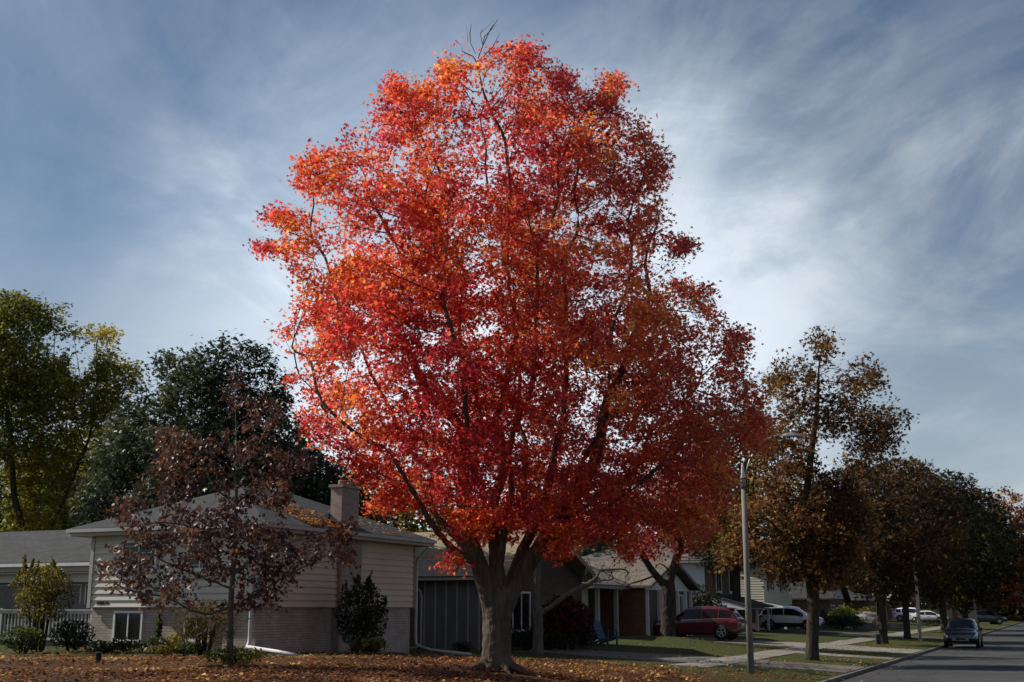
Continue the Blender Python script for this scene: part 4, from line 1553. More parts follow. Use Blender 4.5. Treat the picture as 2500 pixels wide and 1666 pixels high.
# -------- honey locust on the far left, behind the wing
LOC = [(0, (.085, .10, .024)), (.35, (.16, .165, .032)), (.65, (.26, .235, .04)), (1, (.40, .32, .05))]
LY = 58.0
lb = base(60, 1500, LY)
OLl = [(722, -60, 70), (745, -140, 160), (790, -180, 170), (830, -200, 255), (880, -210, 275), (940, -220, 290), (1010, -220, 340), (1080, -200, 330), (1150, -200, 300), (1220, -200, 280), (1300, -180, 270), (1370, -150, 240)]
latt = outline_pts(OLl, LY, 5200, 31, depth=.7, shell=.5, gate=.47, gscale=.42)
ex = []
for (x, y, rx, ry, n_) in [(100, 760, 30, 24, 24), (250, 820, 30, 16, 30), (310, 905, 35, 22, 30), (330, 930, 20, 25, 18), (240, 900, 40, 30, 30), (60, 745, 28, 20, 18), (140, 800, 25, 20, 20)]:
    for q in range(n_):
        ex.append(at(x + rx * rs_.uniform(-1, 1), y + ry * rs_.uniform(-1, 1), LY + rs_.uniform(-1.5, 1)))
latt = np.concatenate([latt, np.array(ex)])
make_tree('locust_tree', 'tall honey locust with feathery yellow-green foliage at the left edge of the photo', lb,
          [(lim(lb, [(0, 0, 2), (.2, 0, 3.5)]), None), ([(lb[0] + .2, lb[1], lb[2] + 3.5), (lb[0] - 1, lb[1], lb[2] + 6.5), (lb[0] - 1.5, lb[1], lb[2] + 10)], (0, 2)),
           ([(lb[0] + .2, lb[1], lb[2] + 3.5), (lb[0] + 1.5, lb[1] - .5, lb[2] + 6), (lb[0] + 2.5, lb[1] - .5, lb[2] + 9)], (0, 2))], latt, .17,
          dict(n=30, spread=(.34, .34, .15), size=.21, pal=LOC, pscale=.2, shape='pinnate', mat=M_leaf_g, rmax=.02, up=.7, droop=.3, jit=.3, rnd=.2, zmin=2.0, thin=.27, tscale=.8, tint=lambda p, c: c * (.88 + .38 * np.clip((p[:, 2:3] - 8.0) / 7.0, 0, 1) * np.array([1.25, 1.0, .5]))),
          bark=M_bark_d, D=.38, kill=.42, infl=5, bias=(0, 0, .08), seed=12, tip=.009)

# -------- dark green maple behind the house
DG = [(0, (.024, .036, .022)), (.5, (.045, .062, .032)), (.85, (.075, .09, .04)), (1, (.12, .13, .055))]
DY = 50.0
db = base(500, 1500, DY)
OLd = [(842, 545, 640), (870, 520, 665), (900, 430, 690), (940, 380, 710), (990, 320, 720), (1050, 270, 730), (1110, 240, 790), (1170, 215, 880), (1240, 200, 930), (1310, 220, 950)]
datt = outline_pts(OLd, DY, 5600, 41, depth=.85, shell=.42, gate=.42, gscale=.6)
ex = []
for x, y in [(392, 880), (420, 868), (436, 866), (462, 876), (490, 855), (540, 830), (560, 820), (600, 838), (620, 845), (655, 865), (524, 862), (575, 850)]:
    for q in range(9): ex.append(at(x + rs_.normal() * 4, y + q * 5, DY + rs_.uniform(-1, .5)))
datt = np.concatenate([datt, np.array(ex)])
make_tree('norway_maple', 'dense dark green maple with upright shoots, rising behind the grey roof of the pale house', db,
          [(lim(db, [(0, 0, 2), (0, 0, 3)]), None), ([(db[0], db[1], db[2] + 3), (db[0] - 1.6, db[1] - .3, db[2] + 6)], (0, 2)), ([(db[0], db[1], db[2] + 3), (db[0] + 1.4, db[1] - .6, db[2] + 7.5)], (0, 2)),
           ([(db[0], db[1], db[2] + 3), (db[0] + .3, db[1] + 1.4, db[2] + 7)], (0, 2))], datt, .26,
          dict(n=24, spread=(.24, .24, .2), size=.165, pal=DG, pscale=.4, shape='maple', mat=M_leaf_s, rmax=.02, up=.9, droop=.3, jit=.3, rnd=.25, zmin=2.5, thin=.28, tscale=1.1),
          bark=M_bark_d, D=.34, kill=.38, infl=4, bias=(0, 0, .2), seed=14, tip=.008)

# -------- pruned tree on the lawn of the bungalow: crooked grey trunk, long side limb, bare twigs
QY = 46.0
qb = base(1312, 1588, QY)
Tq = lambda px, py, dy=0.0: at(px, py, QY + dy)
z6 = lambda x, y, dy=0.0: Tq(1240 + x / 6.273, 1350 + y / 6.273, dy)
qpol = [([(qb[0], qb[1], qb[2] - .2), z6(465, 1250), z6(458, 950), z6(455, 700), z6(455, 520), z6(450, 380), z6(450, 180), Tq(1318, 1330), Tq(1325, 1250), Tq(1345, 1150)], None),
        ([z6(458, 950), z6(600, 880, -.1), z6(760, 750, -.2), z6(930, 620, -.3), z6(1040, 550, -.3), z6(1230, 490, -.3), z6(1330, 450, -.2), z6(1420, 270, 0), z6(1520, 120, .2), Tq(1495, 1350, .3), Tq(1520, 1310, .3)], (0, 2)),
        ([z6(455, 520), z6(420, 420, .3), z6(400, 210, .4)], (0, 4)),
        ([z6(1330, 450, -.2), z6(1290, 250, -.3), z6(1230, 90, -.4)], (1, 6)), ([z6(1420, 270, 0), z6(1600, 260, .2), z6(1780, 240, .3)], (1, 7)),
        ([z6(1330, 450, -.2), z6(1480, 400, -.4), z6(1620, 430, -.5), z6(1760, 520, -.6)], (1, 6)), ([z6(1420, 270, 0), z6(1560, 330, -.3), z6(1640, 420, -.3)], (1, 7))]
qatt = []
for q in range(260): qatt.append(Tq(rs_.uniform(1415, 1560), rs_.uniform(1360, 1450), rs_.normal() * .9))
for q in range(260): qatt.append(Tq(1345 + rs_.normal() * 45, rs_.uniform(1130, 1300), rs_.normal() * 1.4))
qz = z6(450, 180)[2]
make_tree('pruned_tree', 'crooked grey pruned tree with one long bare side limb beside the burgundy bush', qb, qpol, np.array(qatt), .19,
          dict(n=12, spread=(.2, .2, .16), size=.11, pal=MAPLE, pscale=.5, shape='maple', mat=M_leaf_r, rmax=.012, up=.4, droop=.5, zmin=1.0, thin=.3,
               skip=lambda p: (p[:, 2] < qz + .3) | (p[:, 0] > Tq(1425, 1400)[0])),
          bark=M_bark_g, D=.24, kill=.26, infl=2, bias=(0, 0, .05), seed=16, tip=.005, flare=1.25, remesh=.03, rcut=.045)

# -------- tree with the V fork on the mound
VY = 60.4
vb = base(1630, 1553, VY)
Tv = lambda px, py, dy=0.0: at(px, py, VY + dy)
vpol = [([(vb[0], vb[1], vb[2] - .2), Tv(1632, 1500), Tv(1632, 1452), Tv(1630, 1436)], None),
        ([Tv(1630, 1436), Tv(1600, 1405, -.1), Tv(1580, 1375, -.2), Tv(1558, 1340, -.3), Tv(1545, 1290, -.5), Tv(1520, 1200, -.6)], (0, 3)),
        ([Tv(1630, 1436), Tv(1640, 1400, .1), Tv(1652, 1365, .2), Tv(1662, 1325, .3), Tv(1668, 1270, .4), Tv(1690, 1180, .5)], (0, 3)),
        ([Tv(1600, 1405, -.1), Tv(1560, 1420, -.8), Tv(1520, 1430, -1.2)], (1, 1)), ([Tv(1640, 1400, .1), Tv(1610, 1370, -.7), Tv(1590, 1400, -1)], (2, 1))]
OLv = [(1090, 1560, 1740), (1130, 1500, 1790), (1180, 1470, 1800), (1240, 1460, 1790), (1290, 1480, 1760), (1330, 1500, 1730), (1360, 1510, 1710)]
vatt = outline_pts(OLv, VY, 900, 51, depth=.8, shell=.45, gate=.4, gscale=.8)
ex = []
for q in range(170): ex.append(Tv(rs_.uniform(1500, 1660), rs_.uniform(1375, 1470), rs_.uniform(-1.6, .8)))
vz = Tv(1600, 1362)[2]
VP = [(0, (.26, .02, .022)), (.5, (.40, .05, .03)), (1, (.45, .12, .04))]
make_tree('forked_tree', 'stout tree with a dark V-shaped fork and dull red crown beside the red car', vb, vpol, np.concatenate([vatt, np.array(ex)]), .36,
          dict(n=14, spread=(.26, .26, .2), size=.14, pal=VP, pscale=.4, shape='maple', mat=M_leaf_r, rmax=.014, up=.5, droop=.5, zmin=1.0, thin=.25, skip=lambda p: p[:, 2] < vz),
          bark=M_bark_d, D=.3, kill=.36, infl=3, bias=(0, 0, .08), seed=18, tip=.006, flare=1.2, remesh=.05, rcut=.08)

# -------- the orange brown street tree to the right of the pole
BR = [(0, (.045, .030, .012)), (.3, (.09, .045, .016)), (.6, (.17, .075, .022)), (.85, (.21, .10, .032)), (1, (.25, .15, .05))]
SY = 49.6
sb = base(1981, 1612, SY)
Ts = lambda px, py, dy=0.0: at(px, py, SY + dy)
OLs = k2([(770, 1855, 1905), (800, 1820, 1955), (835, 1775, 1985), (870, 1755, 2005), (920, 1745, 2025), (960, 1745, 2045), (1000, 1740, 2055), (1040, 1740, 2030), (1070, 1745, 1975), (1110, 1730, 1950), (1160, 1700, 1990),
          (1210, 1690, 2010), (1260, 1700, 2010), (1310, 1740, 1980), (1350, 1770, 1950)])
satt = outline_pts(OLs, SY, 4200, 61, depth=.75, shell=.42, gate=.53, gscale=.5)
ex = []
for (x, y, rx, ry, n_) in [(1890, 800, 35, 30, 60), (2035, 970, 36, 34, 110), (2000, 1020, 50, 26, 110), (1990, 880, 44, 34, 90), (1795, 880, 40, 40, 90), (1720, 1180, 44, 40, 120), (1700, 1260, 40, 40, 80), (1760, 1000, 36, 36, 60), (1800, 1290, 60, 40, 90), (1930, 1280, 60, 40, 90), (1960, 1080, 35, 22, 30), (1870, 870, 30, 40, 30)]:
    for q in range(n_): ex.append(Ts((x + rx * rs_.normal() * .5) * 1.0625, (y + ry * rs_.normal() * .5) * 1.0625, rs_.normal() * .8))
make_tree('street_maple', 'tall thinning street maple with orange-brown leaves, just beyond the wooden light pole', sb,
          [([(sb[0], sb[1], sb[2] - .2), Ts(1984, 1540), Ts(1986, 1480), Ts(1985, 1440)], None), ([Ts(1985, 1440), Ts(1968, 1380, -.2), Ts(1960, 1300, -.3), Ts(1975, 1150, -.2), Ts(1995, 1000, 0), Ts(2000, 880, 0)], (0, 3)),
           ([Ts(1985, 1440), Ts(2010, 1380, .3), Ts(2030, 1290, .4), Ts(2060, 1180, .5)], (0, 3)), ([Ts(1968, 1380, -.2), Ts(1920, 1320, -.8), Ts(1870, 1260, -1.2)], (1, 1))],
          np.concatenate([satt, np.array(ex)]), .25,
          dict(n=15, spread=(.22, .22, .18), size=.135, pal=BR, pscale=.45, shape='maple', mat=M_leaf_r, rmax=.014, up=.5, droop=.5, jit=.35, rnd=.25, zmin=1.8, thin=.3, tscale=1.2),
          bark=M_bark_d, D=.28, kill=.3, infl=3.5, bias=(0, 0, .12), seed=22, tip=.006, flare=1.3)


def simple_tree(name, label, b, h, cz, rx, ry, rz, n, pal, lf, trunk_r, seed, group=None, bark=None, gate=.4, size=.2, nl=12, shape='maple', m=None, gscale=.45, D=.5, fork=None, spread=.32, cat='tree',
                thin=.28, zmin=1.5, off=(0, 0)):
    pts = ellip_pts((b[0] + off[0], b[1] + off[1], b[2] + cz), rx, ry, rz, n, seed, shell=.42, gate=gate, gscale=gscale)
    f = fork or cz - rz * .75
    pol = [(lim(b, [(0, 0, f * .5), (.05, 0, f)]), None)]
    rs = RS(seed)
    for k in range(3):
        a = k * 2.1 + rs.rand()
        pol.append(([(b[0] + .05, b[1], b[2] + f), (b[0] + math.cos(a) * rx * .22, b[1] + math.sin(a) * ry * .22, b[2] + f + rz * .5), (b[0] + math.cos(a) * rx * .4, b[1] + math.sin(a) * ry * .4, b[2] + f + rz * 1.0)], (0, 2)))
    return make_tree(name, label, b, pol, pts, trunk_r,
                     dict(n=nl, spread=(spread, spread, spread * .75), size=size, pal=pal, pscale=.35, shape=shape, mat=m or M_leaf_r, rmax=.022, up=.5, droop=.4, jit=.35, rnd=.25, zmin=zmin, thin=thin, tscale=.9),
                     group=group, bark=bark or M_bark_d, D=D, kill=D * 1.15, infl=5, bias=(0, 0, .12), seed=seed, tip=.009, flare=1.25, cat=cat)


# -------- boulevard trees further along the street
BRD = [(0, (.022, .018, .010)), (.4, (.045, .027, .013)), (.75, (.085, .042, .018)), (1, (.15, .085, .03))]
DKG = [(0, (.014, .018, .010)), (.5, (.026, .030, .013)), (.85, (.05, .05, .018)), (1, (.10, .085, .025))]
simple_tree('boulevard_tree', 'broad brown-leaved boulevard tree, trunk on the verge beside a small dark utility box', base(2157, 1577, 71.7), 11, 6.7, 5.0, 4.6, 4.3, 2000, BRD, None, .27, 71, gate=.40, size=.19, nl=19)
simple_tree('boulevard_tree', 'dark brown boulevard tree between the utility box and the second light pole', base(2216, 1564, 83.5), 11, 7.4, 5.0, 4.6, 4.9, 1900, BRD, None, .22, 72, gate=.40, size=.2, nl=19, fork=3.0)
simple_tree('boulevard_tree', 'dark crowned boulevard tree right behind the parked black car', buv(112, -9.8), 12, 8.2, 6.2, 6, 6.0, 1900, DKG, None, .3, 73, gate=.38, size=.25, nl=20, D=.6, fork=2.8)
simple_tree('boulevard_tree', 'very dark rounded tree behind the far white light pole', buv(134, -9.6), 12, 7.6, 6.8, 7, 6.2, 1900, DKG, None, .3, 74, gate=.36, size=.28, nl=20, D=.65, fork=2.2)
RDF = [(0, (.10, .015, .015)), (.5, (.17, .035, .02)), (.8, (.25, .10, .025)), (1, (.32, .18, .04))]
simple_tree('boulevard_tree', 'far red-leaved tree at the right edge of the photo, beyond the dark trees', buv(172, -9), 15, 10.0, 8.5, 7.5, 8.0, 1900, RDF, None, .32, 75, gate=.42, size=.32, nl=16, D=.7, fork=2.5)
# -------- trees behind the row of houses
YG = [(0, (.030, .036, .010)), (.45, (.06, .055, .014)), (.75, (.13, .095, .02)), (1, (.26, .17, .03))]
b_ = base(1800, 1500, 86)
simple_tree('backyard_tree', 'dark green tree with yellow patches behind the two-storey house, left of the light pole', b_, 14, 10.0, 5.2, 4.5, 6.2, 1900, YG, None, .3, 81, gate=.43, size=.22, nl=15, shape='maple', m=M_leaf_g)
b_ = base(225, 1500, 68)
simple_tree('backyard_tree', 'dark olive tree filling the gap between the feathery locust and the dark green maple', b_, 12, 6.2, 5.2, 4, 5.4, 2000, LOC, None, .25, 88, size=.22, nl=20, m=M_leaf_g, D=.5, gate=.38, fork=1.8)
b_ = base(30, 1500, 74)
simple_tree('backyard_tree', 'dark leafy tree low behind the locust, over the roof of the left wing', b_, 12, 5.6, 7.0, 4, 5.2, 2200, [(0, (.03, .036, .014)), (.6, (.06, .066, .02)), (1, (.12, .11, .03))], None, .25, 89, size=.25, nl=20, m=M_leaf_g, D=.55, gate=.36, fork=1.6)
b_ = base(1700, 1500, 112)
simple_tree('backyard_tree', 'low golden tree peeking over the roof of the two-storey house', b_, 10, 6.6, 6.5, 3.5, 3.4, 1000, [(0, (.09, .07, .015)), (.5, (.2, .14, .025)), (1, (.34, .23, .04))], None, .22, 82, size=.28, nl=14, m=M_leaf_g, D=.6)
b_ = base(1380, 1500, 95)
GG = [(0, (.03, .036, .024)), (.5, (.055, .062, .040)), (1, (.09, .098, .07))]
simple_tree('backyard_tree', 'grey-green tree behind the tan roof, seen beneath the red maple crown', b_, 12, 7.0, 8.0, 4.5, 5.0, 1300, GG, None, .25, 83, size=.3, nl=14, m=M_leaf_g, D=.7)
b_ = base(1010, 1500, 72)
simple_tree('backyard_tree', 'olive tree behind the bungalow, seen between the chimney and the maple trunk', b_, 9, 6.3, 5.5, 4, 4.2, 1100, YG, None, .22, 84, size=.24, nl=14, m=M_leaf_g, D=.55)
b_ = base(1850, 1500, 140)
simple_tree('backyard_tree', 'distant brown tree behind the cream house and its neighbour', b_, 14, 8.5, 9, 6, 6.0, 1100, BRD, None, .3, 85, size=.38, nl=14, D=.8)
b_ = base(1240, 1500, 130)
simple_tree('backyard_tree', 'pale olive tree far behind the maple trunk, above the roofs', b_, 14, 7.0, 9, 5, 5.5, 1000, GG, None, .3, 86, size=.4, nl=13, m=M_leaf_g, D=.8)
b_ = base(2080, 1500, 125)
simple_tree('front_yard_tree', 'grey-trunked tree with dark leaves in front of the far gabled house', buv(108.5, -14.6), 10, 7.2, 4.0, 3.6, 3.6, 800, DKG, None, .3, 87, size=.24, nl=14, D=.6, fork=2.8)

# far wood that closes the view
rs_ = RS(77)
n_ = 34000
x_ = rs_.uniform(-130, 260, n_)
y_ = 215 + rs_.normal(size=n_) * 12 + np.abs(x_) * .1
hh = 10 + 5 * vnoise(np.stack([x_, y_ * 0, x_ * 0], 1), .09, 4) + 3 * vnoise(np.stack([x_, y_ * 0, x_ * 0], 1), .3, 5)
z_ = rs_.rand(n_) ** 1.25 * hh
ft = leaf_mesh('distant_trees', np.stack([x_, y_, z_ - .3], 1), 1.5 * np.exp(rs_.normal(size=n_) * .2), palette(np.stack([x_, y_, z_], 1), [(0, (.018, .02, .010)), (.6, (.04, .035, .014)), (1, (.09, .05, .02))], .12, 5), 'maple', M_leaf_g, seed=9)
tag(ft, kind='stuff')

# ================================================================== SHRUBS AND BED PLANTS
YEW = [(0, (.010, .018, .010)), (.5, (.018, .028, .014)), (1, (.035, .045, .020))]
BUR = [(0, (.035, .008, .014)), (.5, (.075, .014, .022)), (1, (.13, .035, .03))]
YEL = [(0, (.05, .05, .010)), (.5, (.11, .095, .014)), (1, (.22, .17, .02))]
BRZ = [(0, (.05, .035, .012)), (.5, (.10, .075, .016)), (1, (.18, .13, .02))]
GRN = [(0, (.022, .034, .012)), (.5, (.045, .062, .018)), (1, (.09, .105, .03))]
HOS = [(0, (.06, .08, .02)), (.6, (.11, .12, .03)), (1, (.2, .17, .04))]
LIM = [(0, (.05, .07, .012)), (.5, (.11, .13, .018)), (1, (.2, .2, .03))]


def shrub(name, label, b, rx, ry, h, n, pal, size, shape='oval', m=None, seed=0, stems=6, low=.05, gate=.35, gscale=2.2, spikes=0, cat='shrub', group=None, up=.4, top=0.0, stem_m=None, shell=.4):
    root = thing(name, b, label, cat, group)
    rs = RS(seed)
    d = rs.normal(size=(n * 2, 3))
    d /= np.linalg.norm(d, axis=1)[:, None]
    d *= (rs.rand(n * 2) ** shell)[:, None]
    q = d * np.array([rx, ry, h * (.5 - low / 2)]) + np.array([b[0], b[1], b[2] + h * (.5 + low / 2)])
    if top: # narrower above
        f = 1 - top * np.clip((q[:, 2] - b[2]) / h, 0, 1)
        q[:, 0] = b[0] + (q[:, 0] - b[0]) * f; q[:, 1] = b[1] + (q[:, 1] - b[1]) * f
    if gate: q = q[vnoise(q, gscale, seed) * .6 + .4 * vnoise(q, gscale * 2.2, seed + 1) > gate]
    q = q[:n]
    sm = MB()
    for k in range(spikes):
        a, r_ = rs.uniform(0, 6.283), rs.rand() ** .5
        x, y = b[0] + rx * .85 * r_ * math.cos(a), b[1] + ry * .85 * r_ * math.sin(a)
        z0 = b[2] + h * (.5 + .48 * math.sqrt(max(0, 1 - r_ * r_ * .8)))
        l = h * rs.uniform(.10, .24)
        m_ = max(8, n // (spikes * 7))
        t = rs.rand(m_)
        lx, ly = rs.normal() * .12, rs.normal() * .12
        pts = np.stack([x + lx * t + rs.normal(size=m_) * .04 * (1.2 - t), y + ly * t + rs.normal(size=m_) * .04 * (1.2 - t), z0 - .08 + l * t], 1)
        q = np.concatenate([q, pts])
        sm.tube([(x - lx, y - ly, z0 - .35), (x + lx, y + ly, z0 + l * .9)], [.012, .004], 4)
    for k in range(stems):
        a = rs.uniform(0, 6.283)
        e = rs.rand() ** .5
        sm.tube([(b[0] + .12 * rx * math.cos(a), b[1] + .12 * ry * math.sin(a), b[2] - .1), (b[0] + rx * .4 * e * math.cos(a), b[1] + ry * .4 * e * math.sin(a), b[2] + h * .45),
                 (b[0] + rx * .75 * e * math.cos(a), b[1] + ry * .75 * e * math.sin(a), b[2] + h * (.62 + .3 * (1 - e)))], [.03 * max(.4, min(1.2, h)), .018, .006], 5)
    if stems or spikes: sm.build('stem', stem_m or M_bark_d, root, smooth=True)
    leaf_mesh('foliage', q, size * np.exp(rs.normal(size=len(q)) * .25), palette(q, pal, 1.6, seed + 2, .25, .25), shape, m or M_leaf_g, root, up=up, seed=seed + 3, droop=.1, origin=b)
    return root


def gnd(px, py, Y):
    x = at(px, py, Y)[0]
    return (x, Y, gz(x, Y))


shrub('yew_shrub', 'dark green upright yew bush against the wall beside the chimney breast', gnd(882, 1595, 36.2), .78, .7, 2.05, 4200, YEW, .085, 'pinnate', M_leaf_s, 101, spikes=13, gate=.3, up=.2)
shrub('hosta_plant', 'pale yellowing hosta leaves at the foot of the dark yew bush', gnd(900, 1600, 35.0), .55, .4, .42, 130, HOS, .24, 'oval', M_leaf_g, 102, stems=0, gate=0, cat='plant')
shrub('golden_shrub', 'tall thin-stemmed shrub with yellow-green leaves in front of the white railing', gnd(92, 1585, 33.0), 1.05, .8, 2.35, 3600, YEL, .075, 'oval', M_leaf_g, 103, stems=9, low=.3, spikes=7, gate=.4, top=.25)
shrub('round_shrub', 'dark evergreen mound at the corner below the white railing', gnd(175, 1580, 33.2), .62, .5, .85, 1500, YEW, .08, 'pinnate', M_leaf_s, 104, gate=.3)
shrub('round_shrub', 'small grey-green shrub at the left picture edge under the golden shrub', gnd(55, 1590, 32.0), .6, .5, .7, 900, GRN, .09, 'oval', M_leaf_g, 105, gate=.3)
shrub('arching_shrub', 'bronze and yellow-green arching shrub against the brick base behind the oak trunk', gnd(498, 1600, 31.6), .78, .55, 1.42, 3000, BRZ, .10, 'blade', M_leaf_g, 106, stems=16, low=.12, gate=.3, up=.05, top=-.3)
shrub('ivy_vine', 'ivy climbing a thin stem on the pale brick base', (lambda p: (p[0], p[1], gz(p[0], p[1])))(wpt((a0, b0), (a0, b1), 2.75, .12)), .13, .09, 1.1, 260, GRN, .09, 'oval', M_leaf_g, 107, stems=2, gate=0, cat='vine', top=.3)
for k, (px, py, Y, w, h_, pal, lab) in enumerate([
        (300, 1592, 32.6, .45, .38, GRN, 'low green plant under the basement window'), (372, 1592, 32.2, .40, .42, GRN, 'blue-green low plant beneath the ivy stem'),
        (428, 1590, 32.4, .35, .50, YEL, 'small golden bush in the bed between the ivy and the bronze shrub'), (455, 1604, 31.4, .42, .34, GRN, 'silvery bed plant at the foot of the bronze arching shrub'),
        (246, 1598, 32.0, .42, .33, YEW, 'dark low bed plant right of the mound at the corner'), (400, 1607, 31.2, .5, .26, BRZ, 'bronze groundcover plant at the front of the bed')]):
    shrub('bed_plant', lab, gnd(px, py, Y), w, .4, h_, 420, pal, .085, 'oval', M_leaf_g, 110 + k, stems=3, gate=.3, cat='plant', group='low plants in the bed along the brick wall')
shrub('sucker_growth', 'bright green suckers around the foot of the oak trunk', (ob[0] + .05, ob[1] + .1, ob[2]), .75, .5, .42, 700, LIM, .075, 'oval', M_leaf_g, 117, stems=5, gate=.35, cat='plant')
shrub('burgundy_shrub', 'burgundy red bush in front of the dark bungalow window', gnd(1378, 1552, 50.5), 1.25, 1.0, 2.1, 2600, BUR, .13, 'maple', M_leaf_g, 118, stems=7, low=.15, gate=.35)
shrub('clipped_shrub', 'dark clipped shrub between the maple trunk and the crooked grey trunk', gnd(1284, 1560, 48.0), .85, .7, .95, 1700, YEW, .09, 'pinnate', M_leaf_s, 119, gate=.28)
shrub('clipped_shrub', 'dark rounded shrub left of the blue garden chairs', gnd(1422, 1550, 52.5), .6, .6, .98, 1300, YEW, .09, 'pinnate', M_leaf_s, 120, gate=.28)
shrub('clipped_shrub', 'dull green shrub under the burgundy bush', gnd(1345, 1556, 49.5), .6, .5, .8, 900, DKG, .1, 'oval', M_leaf_g, 121, gate=.3)
shrub('yellow_plant', 'small yellow-leaved plant at the foot of the burgundy bush', gnd(1398, 1552, 50.0), .28, .25, .7, 240, YEL, .1, 'oval', M_leaf_g, 122, gate=.3, cat='plant')
shrub('potted_shrub', 'little dark bush against the grey board panels beside the downspout', gnd(1130, 1566, 45.2), .4, .35, .42, 500, YEW, .08, 'oval', M_leaf_s, 123, gate=.3)
shrub('round_evergreen', 'large dark rounded evergreen bush behind the red car', gnd(1704, 1510, 79.5), 1.9, 1.5, 3.1, 3200, DKG, .18, 'pinnate', M_leaf_s, 124, gate=.3)
shrub('entry_shrub', 'dark red shrub behind the stout forked trunk', gnd(1598, 1520, 68.5), 1.0, .9, 1.5, 1300, BUR, .14, 'oval', M_leaf_g, 125, gate=.3)
shrub('conical_evergreen', 'small conical evergreen behind the tail of the white car', gnd(1860, 1530, 96.0), .75, .7, 1.55, 1300, YEW, .13, 'pinnate', M_leaf_s, 126, gate=.25, top=.75)
shrub('globe_shrub', 'round yellow-green shrub above the dark hedge', gnd(2060, 1520, 106), 1.35, 1.2, 1.9, 1800, LIM, .17, 'oval', M_leaf_g, 127, gate=.28)
shrub('globe_shrub', 'yellow-green bush behind the grey boulder', gnd(2122, 1520, 112), 1.3, 1.1, 1.9, 1500, YEL, .17, 'oval', M_leaf_g, 128, gate=.28)
shrub('low_hedge', 'long dark low hedge below the round yellow-green shrub', gnd(2052, 1532, 103), 2.6, 1.0, 1.15, 2600, YEW, .15, 'pinnate', M_leaf_s, 129, gate=.2, cat='hedge')
shrub('dry_grass_clump', 'rust coloured shrub in front of the far brown fence', gnd(2283, 1530, 134), 2.6, 1.2, .95, 1300, BRZ, .2, 'blade', M_leaf_g, 130, gate=.2)
shrub('garden_bush', 'grey-green bush low under the street maple, behind the white car nose', gnd(1998, 1510, 108), .8, .8, 1.8, 900, GG, .17, 'oval', M_leaf_g, 131, gate=.3)

# ================================================================== STREET FURNITURE AND SMALL THINGS
M_wood = mat('weathered_pole_wood', (.20, .188, .168), .85, .3, 9, bump=.5, bscale=40, stretch=(6, 6, .25), var2=.2, scale2=1.3)
M_galv = mat('galvanised_metal', (.42, .43, .43), .4, .1, 8, spec=.5, metal=.4)


def lamp_pole(label, b, h, r0, r1, rod, wood=True, arm=True, adir=(1, 0)):
    root = thing('light_pole', b, label, 'light pole')
    x, y, z = b
    mm = M_wood if wood else mat('pale_concrete_pole', (.46, .45, .42), .8, .12, 10)
    MB().tube([(x, y, z - .4), (x, y, z + h * .5), (x, y, z + h - .75)], [r0, (r0 + r1) / 2, r1], 18).build('pole', mm, root, smooth=True)
    MB().lathe([(r1 + .012, h - .76), (r1 * .95, h - .35), (r1 * .5, h - .1), (.03, h)], (x, y, z), n=16).build('cap_sleeve', M_galv, root, smooth=True)
    MB().lathe([(r1 + .03, 0), (r1 + .03, .035)], (x, y, z + h - .5), n=14).lathe([(r1 + .035, 0), (r1 + .035, .035)], (x, y, z + h - .78), n=14).build('strap', M_black, root)
    if arm:
        dx, dy = adir
        q = lambda s, zz: (x + dx * s, y + dy * s, z + zz)
        MB().tube([q(.05, h - .45), q(.25, h + .15), q(.55, h + .6), q(.85, h + .82), q(1.2, h + .95), q(1.45, h + .97)], .024, 8).build('arm', M_galv, root, smooth=True)
        mb = MB()
        o = Vector(q(1.38, h + .93)); a = Vector((dx, dy, .02)); s_ = Vector((-dy, dx, 0))
        ring = [(0, .05, .06), (.1, .11, .09), (.35, .15, .10), (.55, .13, .06), (.68, .04, .02)]
        pr_ = []
        for (d, w, t) in ring:
            c = o + a * d
            pr_.append([c + s_ * w, c + s_ * w * .6 + Vector((0, 0, t)), c - s_ * w * .6 + Vector((0, 0, t)), c - s_ * w, c - s_ * w * .7 - Vector((0, 0, .03)), c + s_ * w * .7 - Vector((0, 0, .03))])
        for k in range(len(pr_) - 1):
            for j in range(6):
                j2 = (j + 1) % 6
                mb.poly([pr_[k][j], pr_[k][j2], pr_[k + 1][j2], pr_[k + 1][j]])
        mb.poly(pr_[0]); mb.poly(pr_[-1])
        hd = mb.build('luminaire', M_galv, root); fixn(hd)
        MB().lathe([(.035, 0), (.035, .09), (.02, .1)], o + a * .3 + Vector((0, 0, .10)), n=10).build('photocell', M_galv, hd, smooth=True)
    return root


pb = at(1834, 1648, 38.8); pb = (pb[0], 38.8, gz(pb[0], 38.8))
ph = at(1821, 1133, 38.8)[2] - pb[2]
lamp_pole('tall weathered wooden light pole with a curved lamp arm on the verge', pb, ph, .110, .075, 0, adir=(.995, .1))
b_ = buv(84.3, -8.9)
lamp_pole('pale light pole beside the black car, dark collar near its foot', b_, 7.4, .12, .085, 0, wood=False, adir=(.91, -.41))
b_ = buv(134, -8.6)
lamp_pole('far thin pale light pole to the right of the black car', b_, 7.6, .13, .09, 0, wood=False, adir=(.91, -.41))

# black utility box by the boulevard tree
b_ = buv(72.6, -9.95)
ub = thing('utility_box', b_, 'small dark utility box standing beside a boulevard tree trunk', 'utility box')
MB().obox((b_[0] - .12, b_[1] - .12, b_[2] - .05), (.24, 0, 0), (0, .24, 0), (0, 0, .55)).build('case', mat('dark_green_metal', (.018, .022, .02), .5, .1), ub)
MB().obox((b_[0] - .14, b_[1] - .14, b_[2] + .502), (.28, 0, 0), (0, .28, 0), (0, 0, .05)).build('lid', mat('dark_green_metal', (.018, .022, .02), .5, .1), ub)

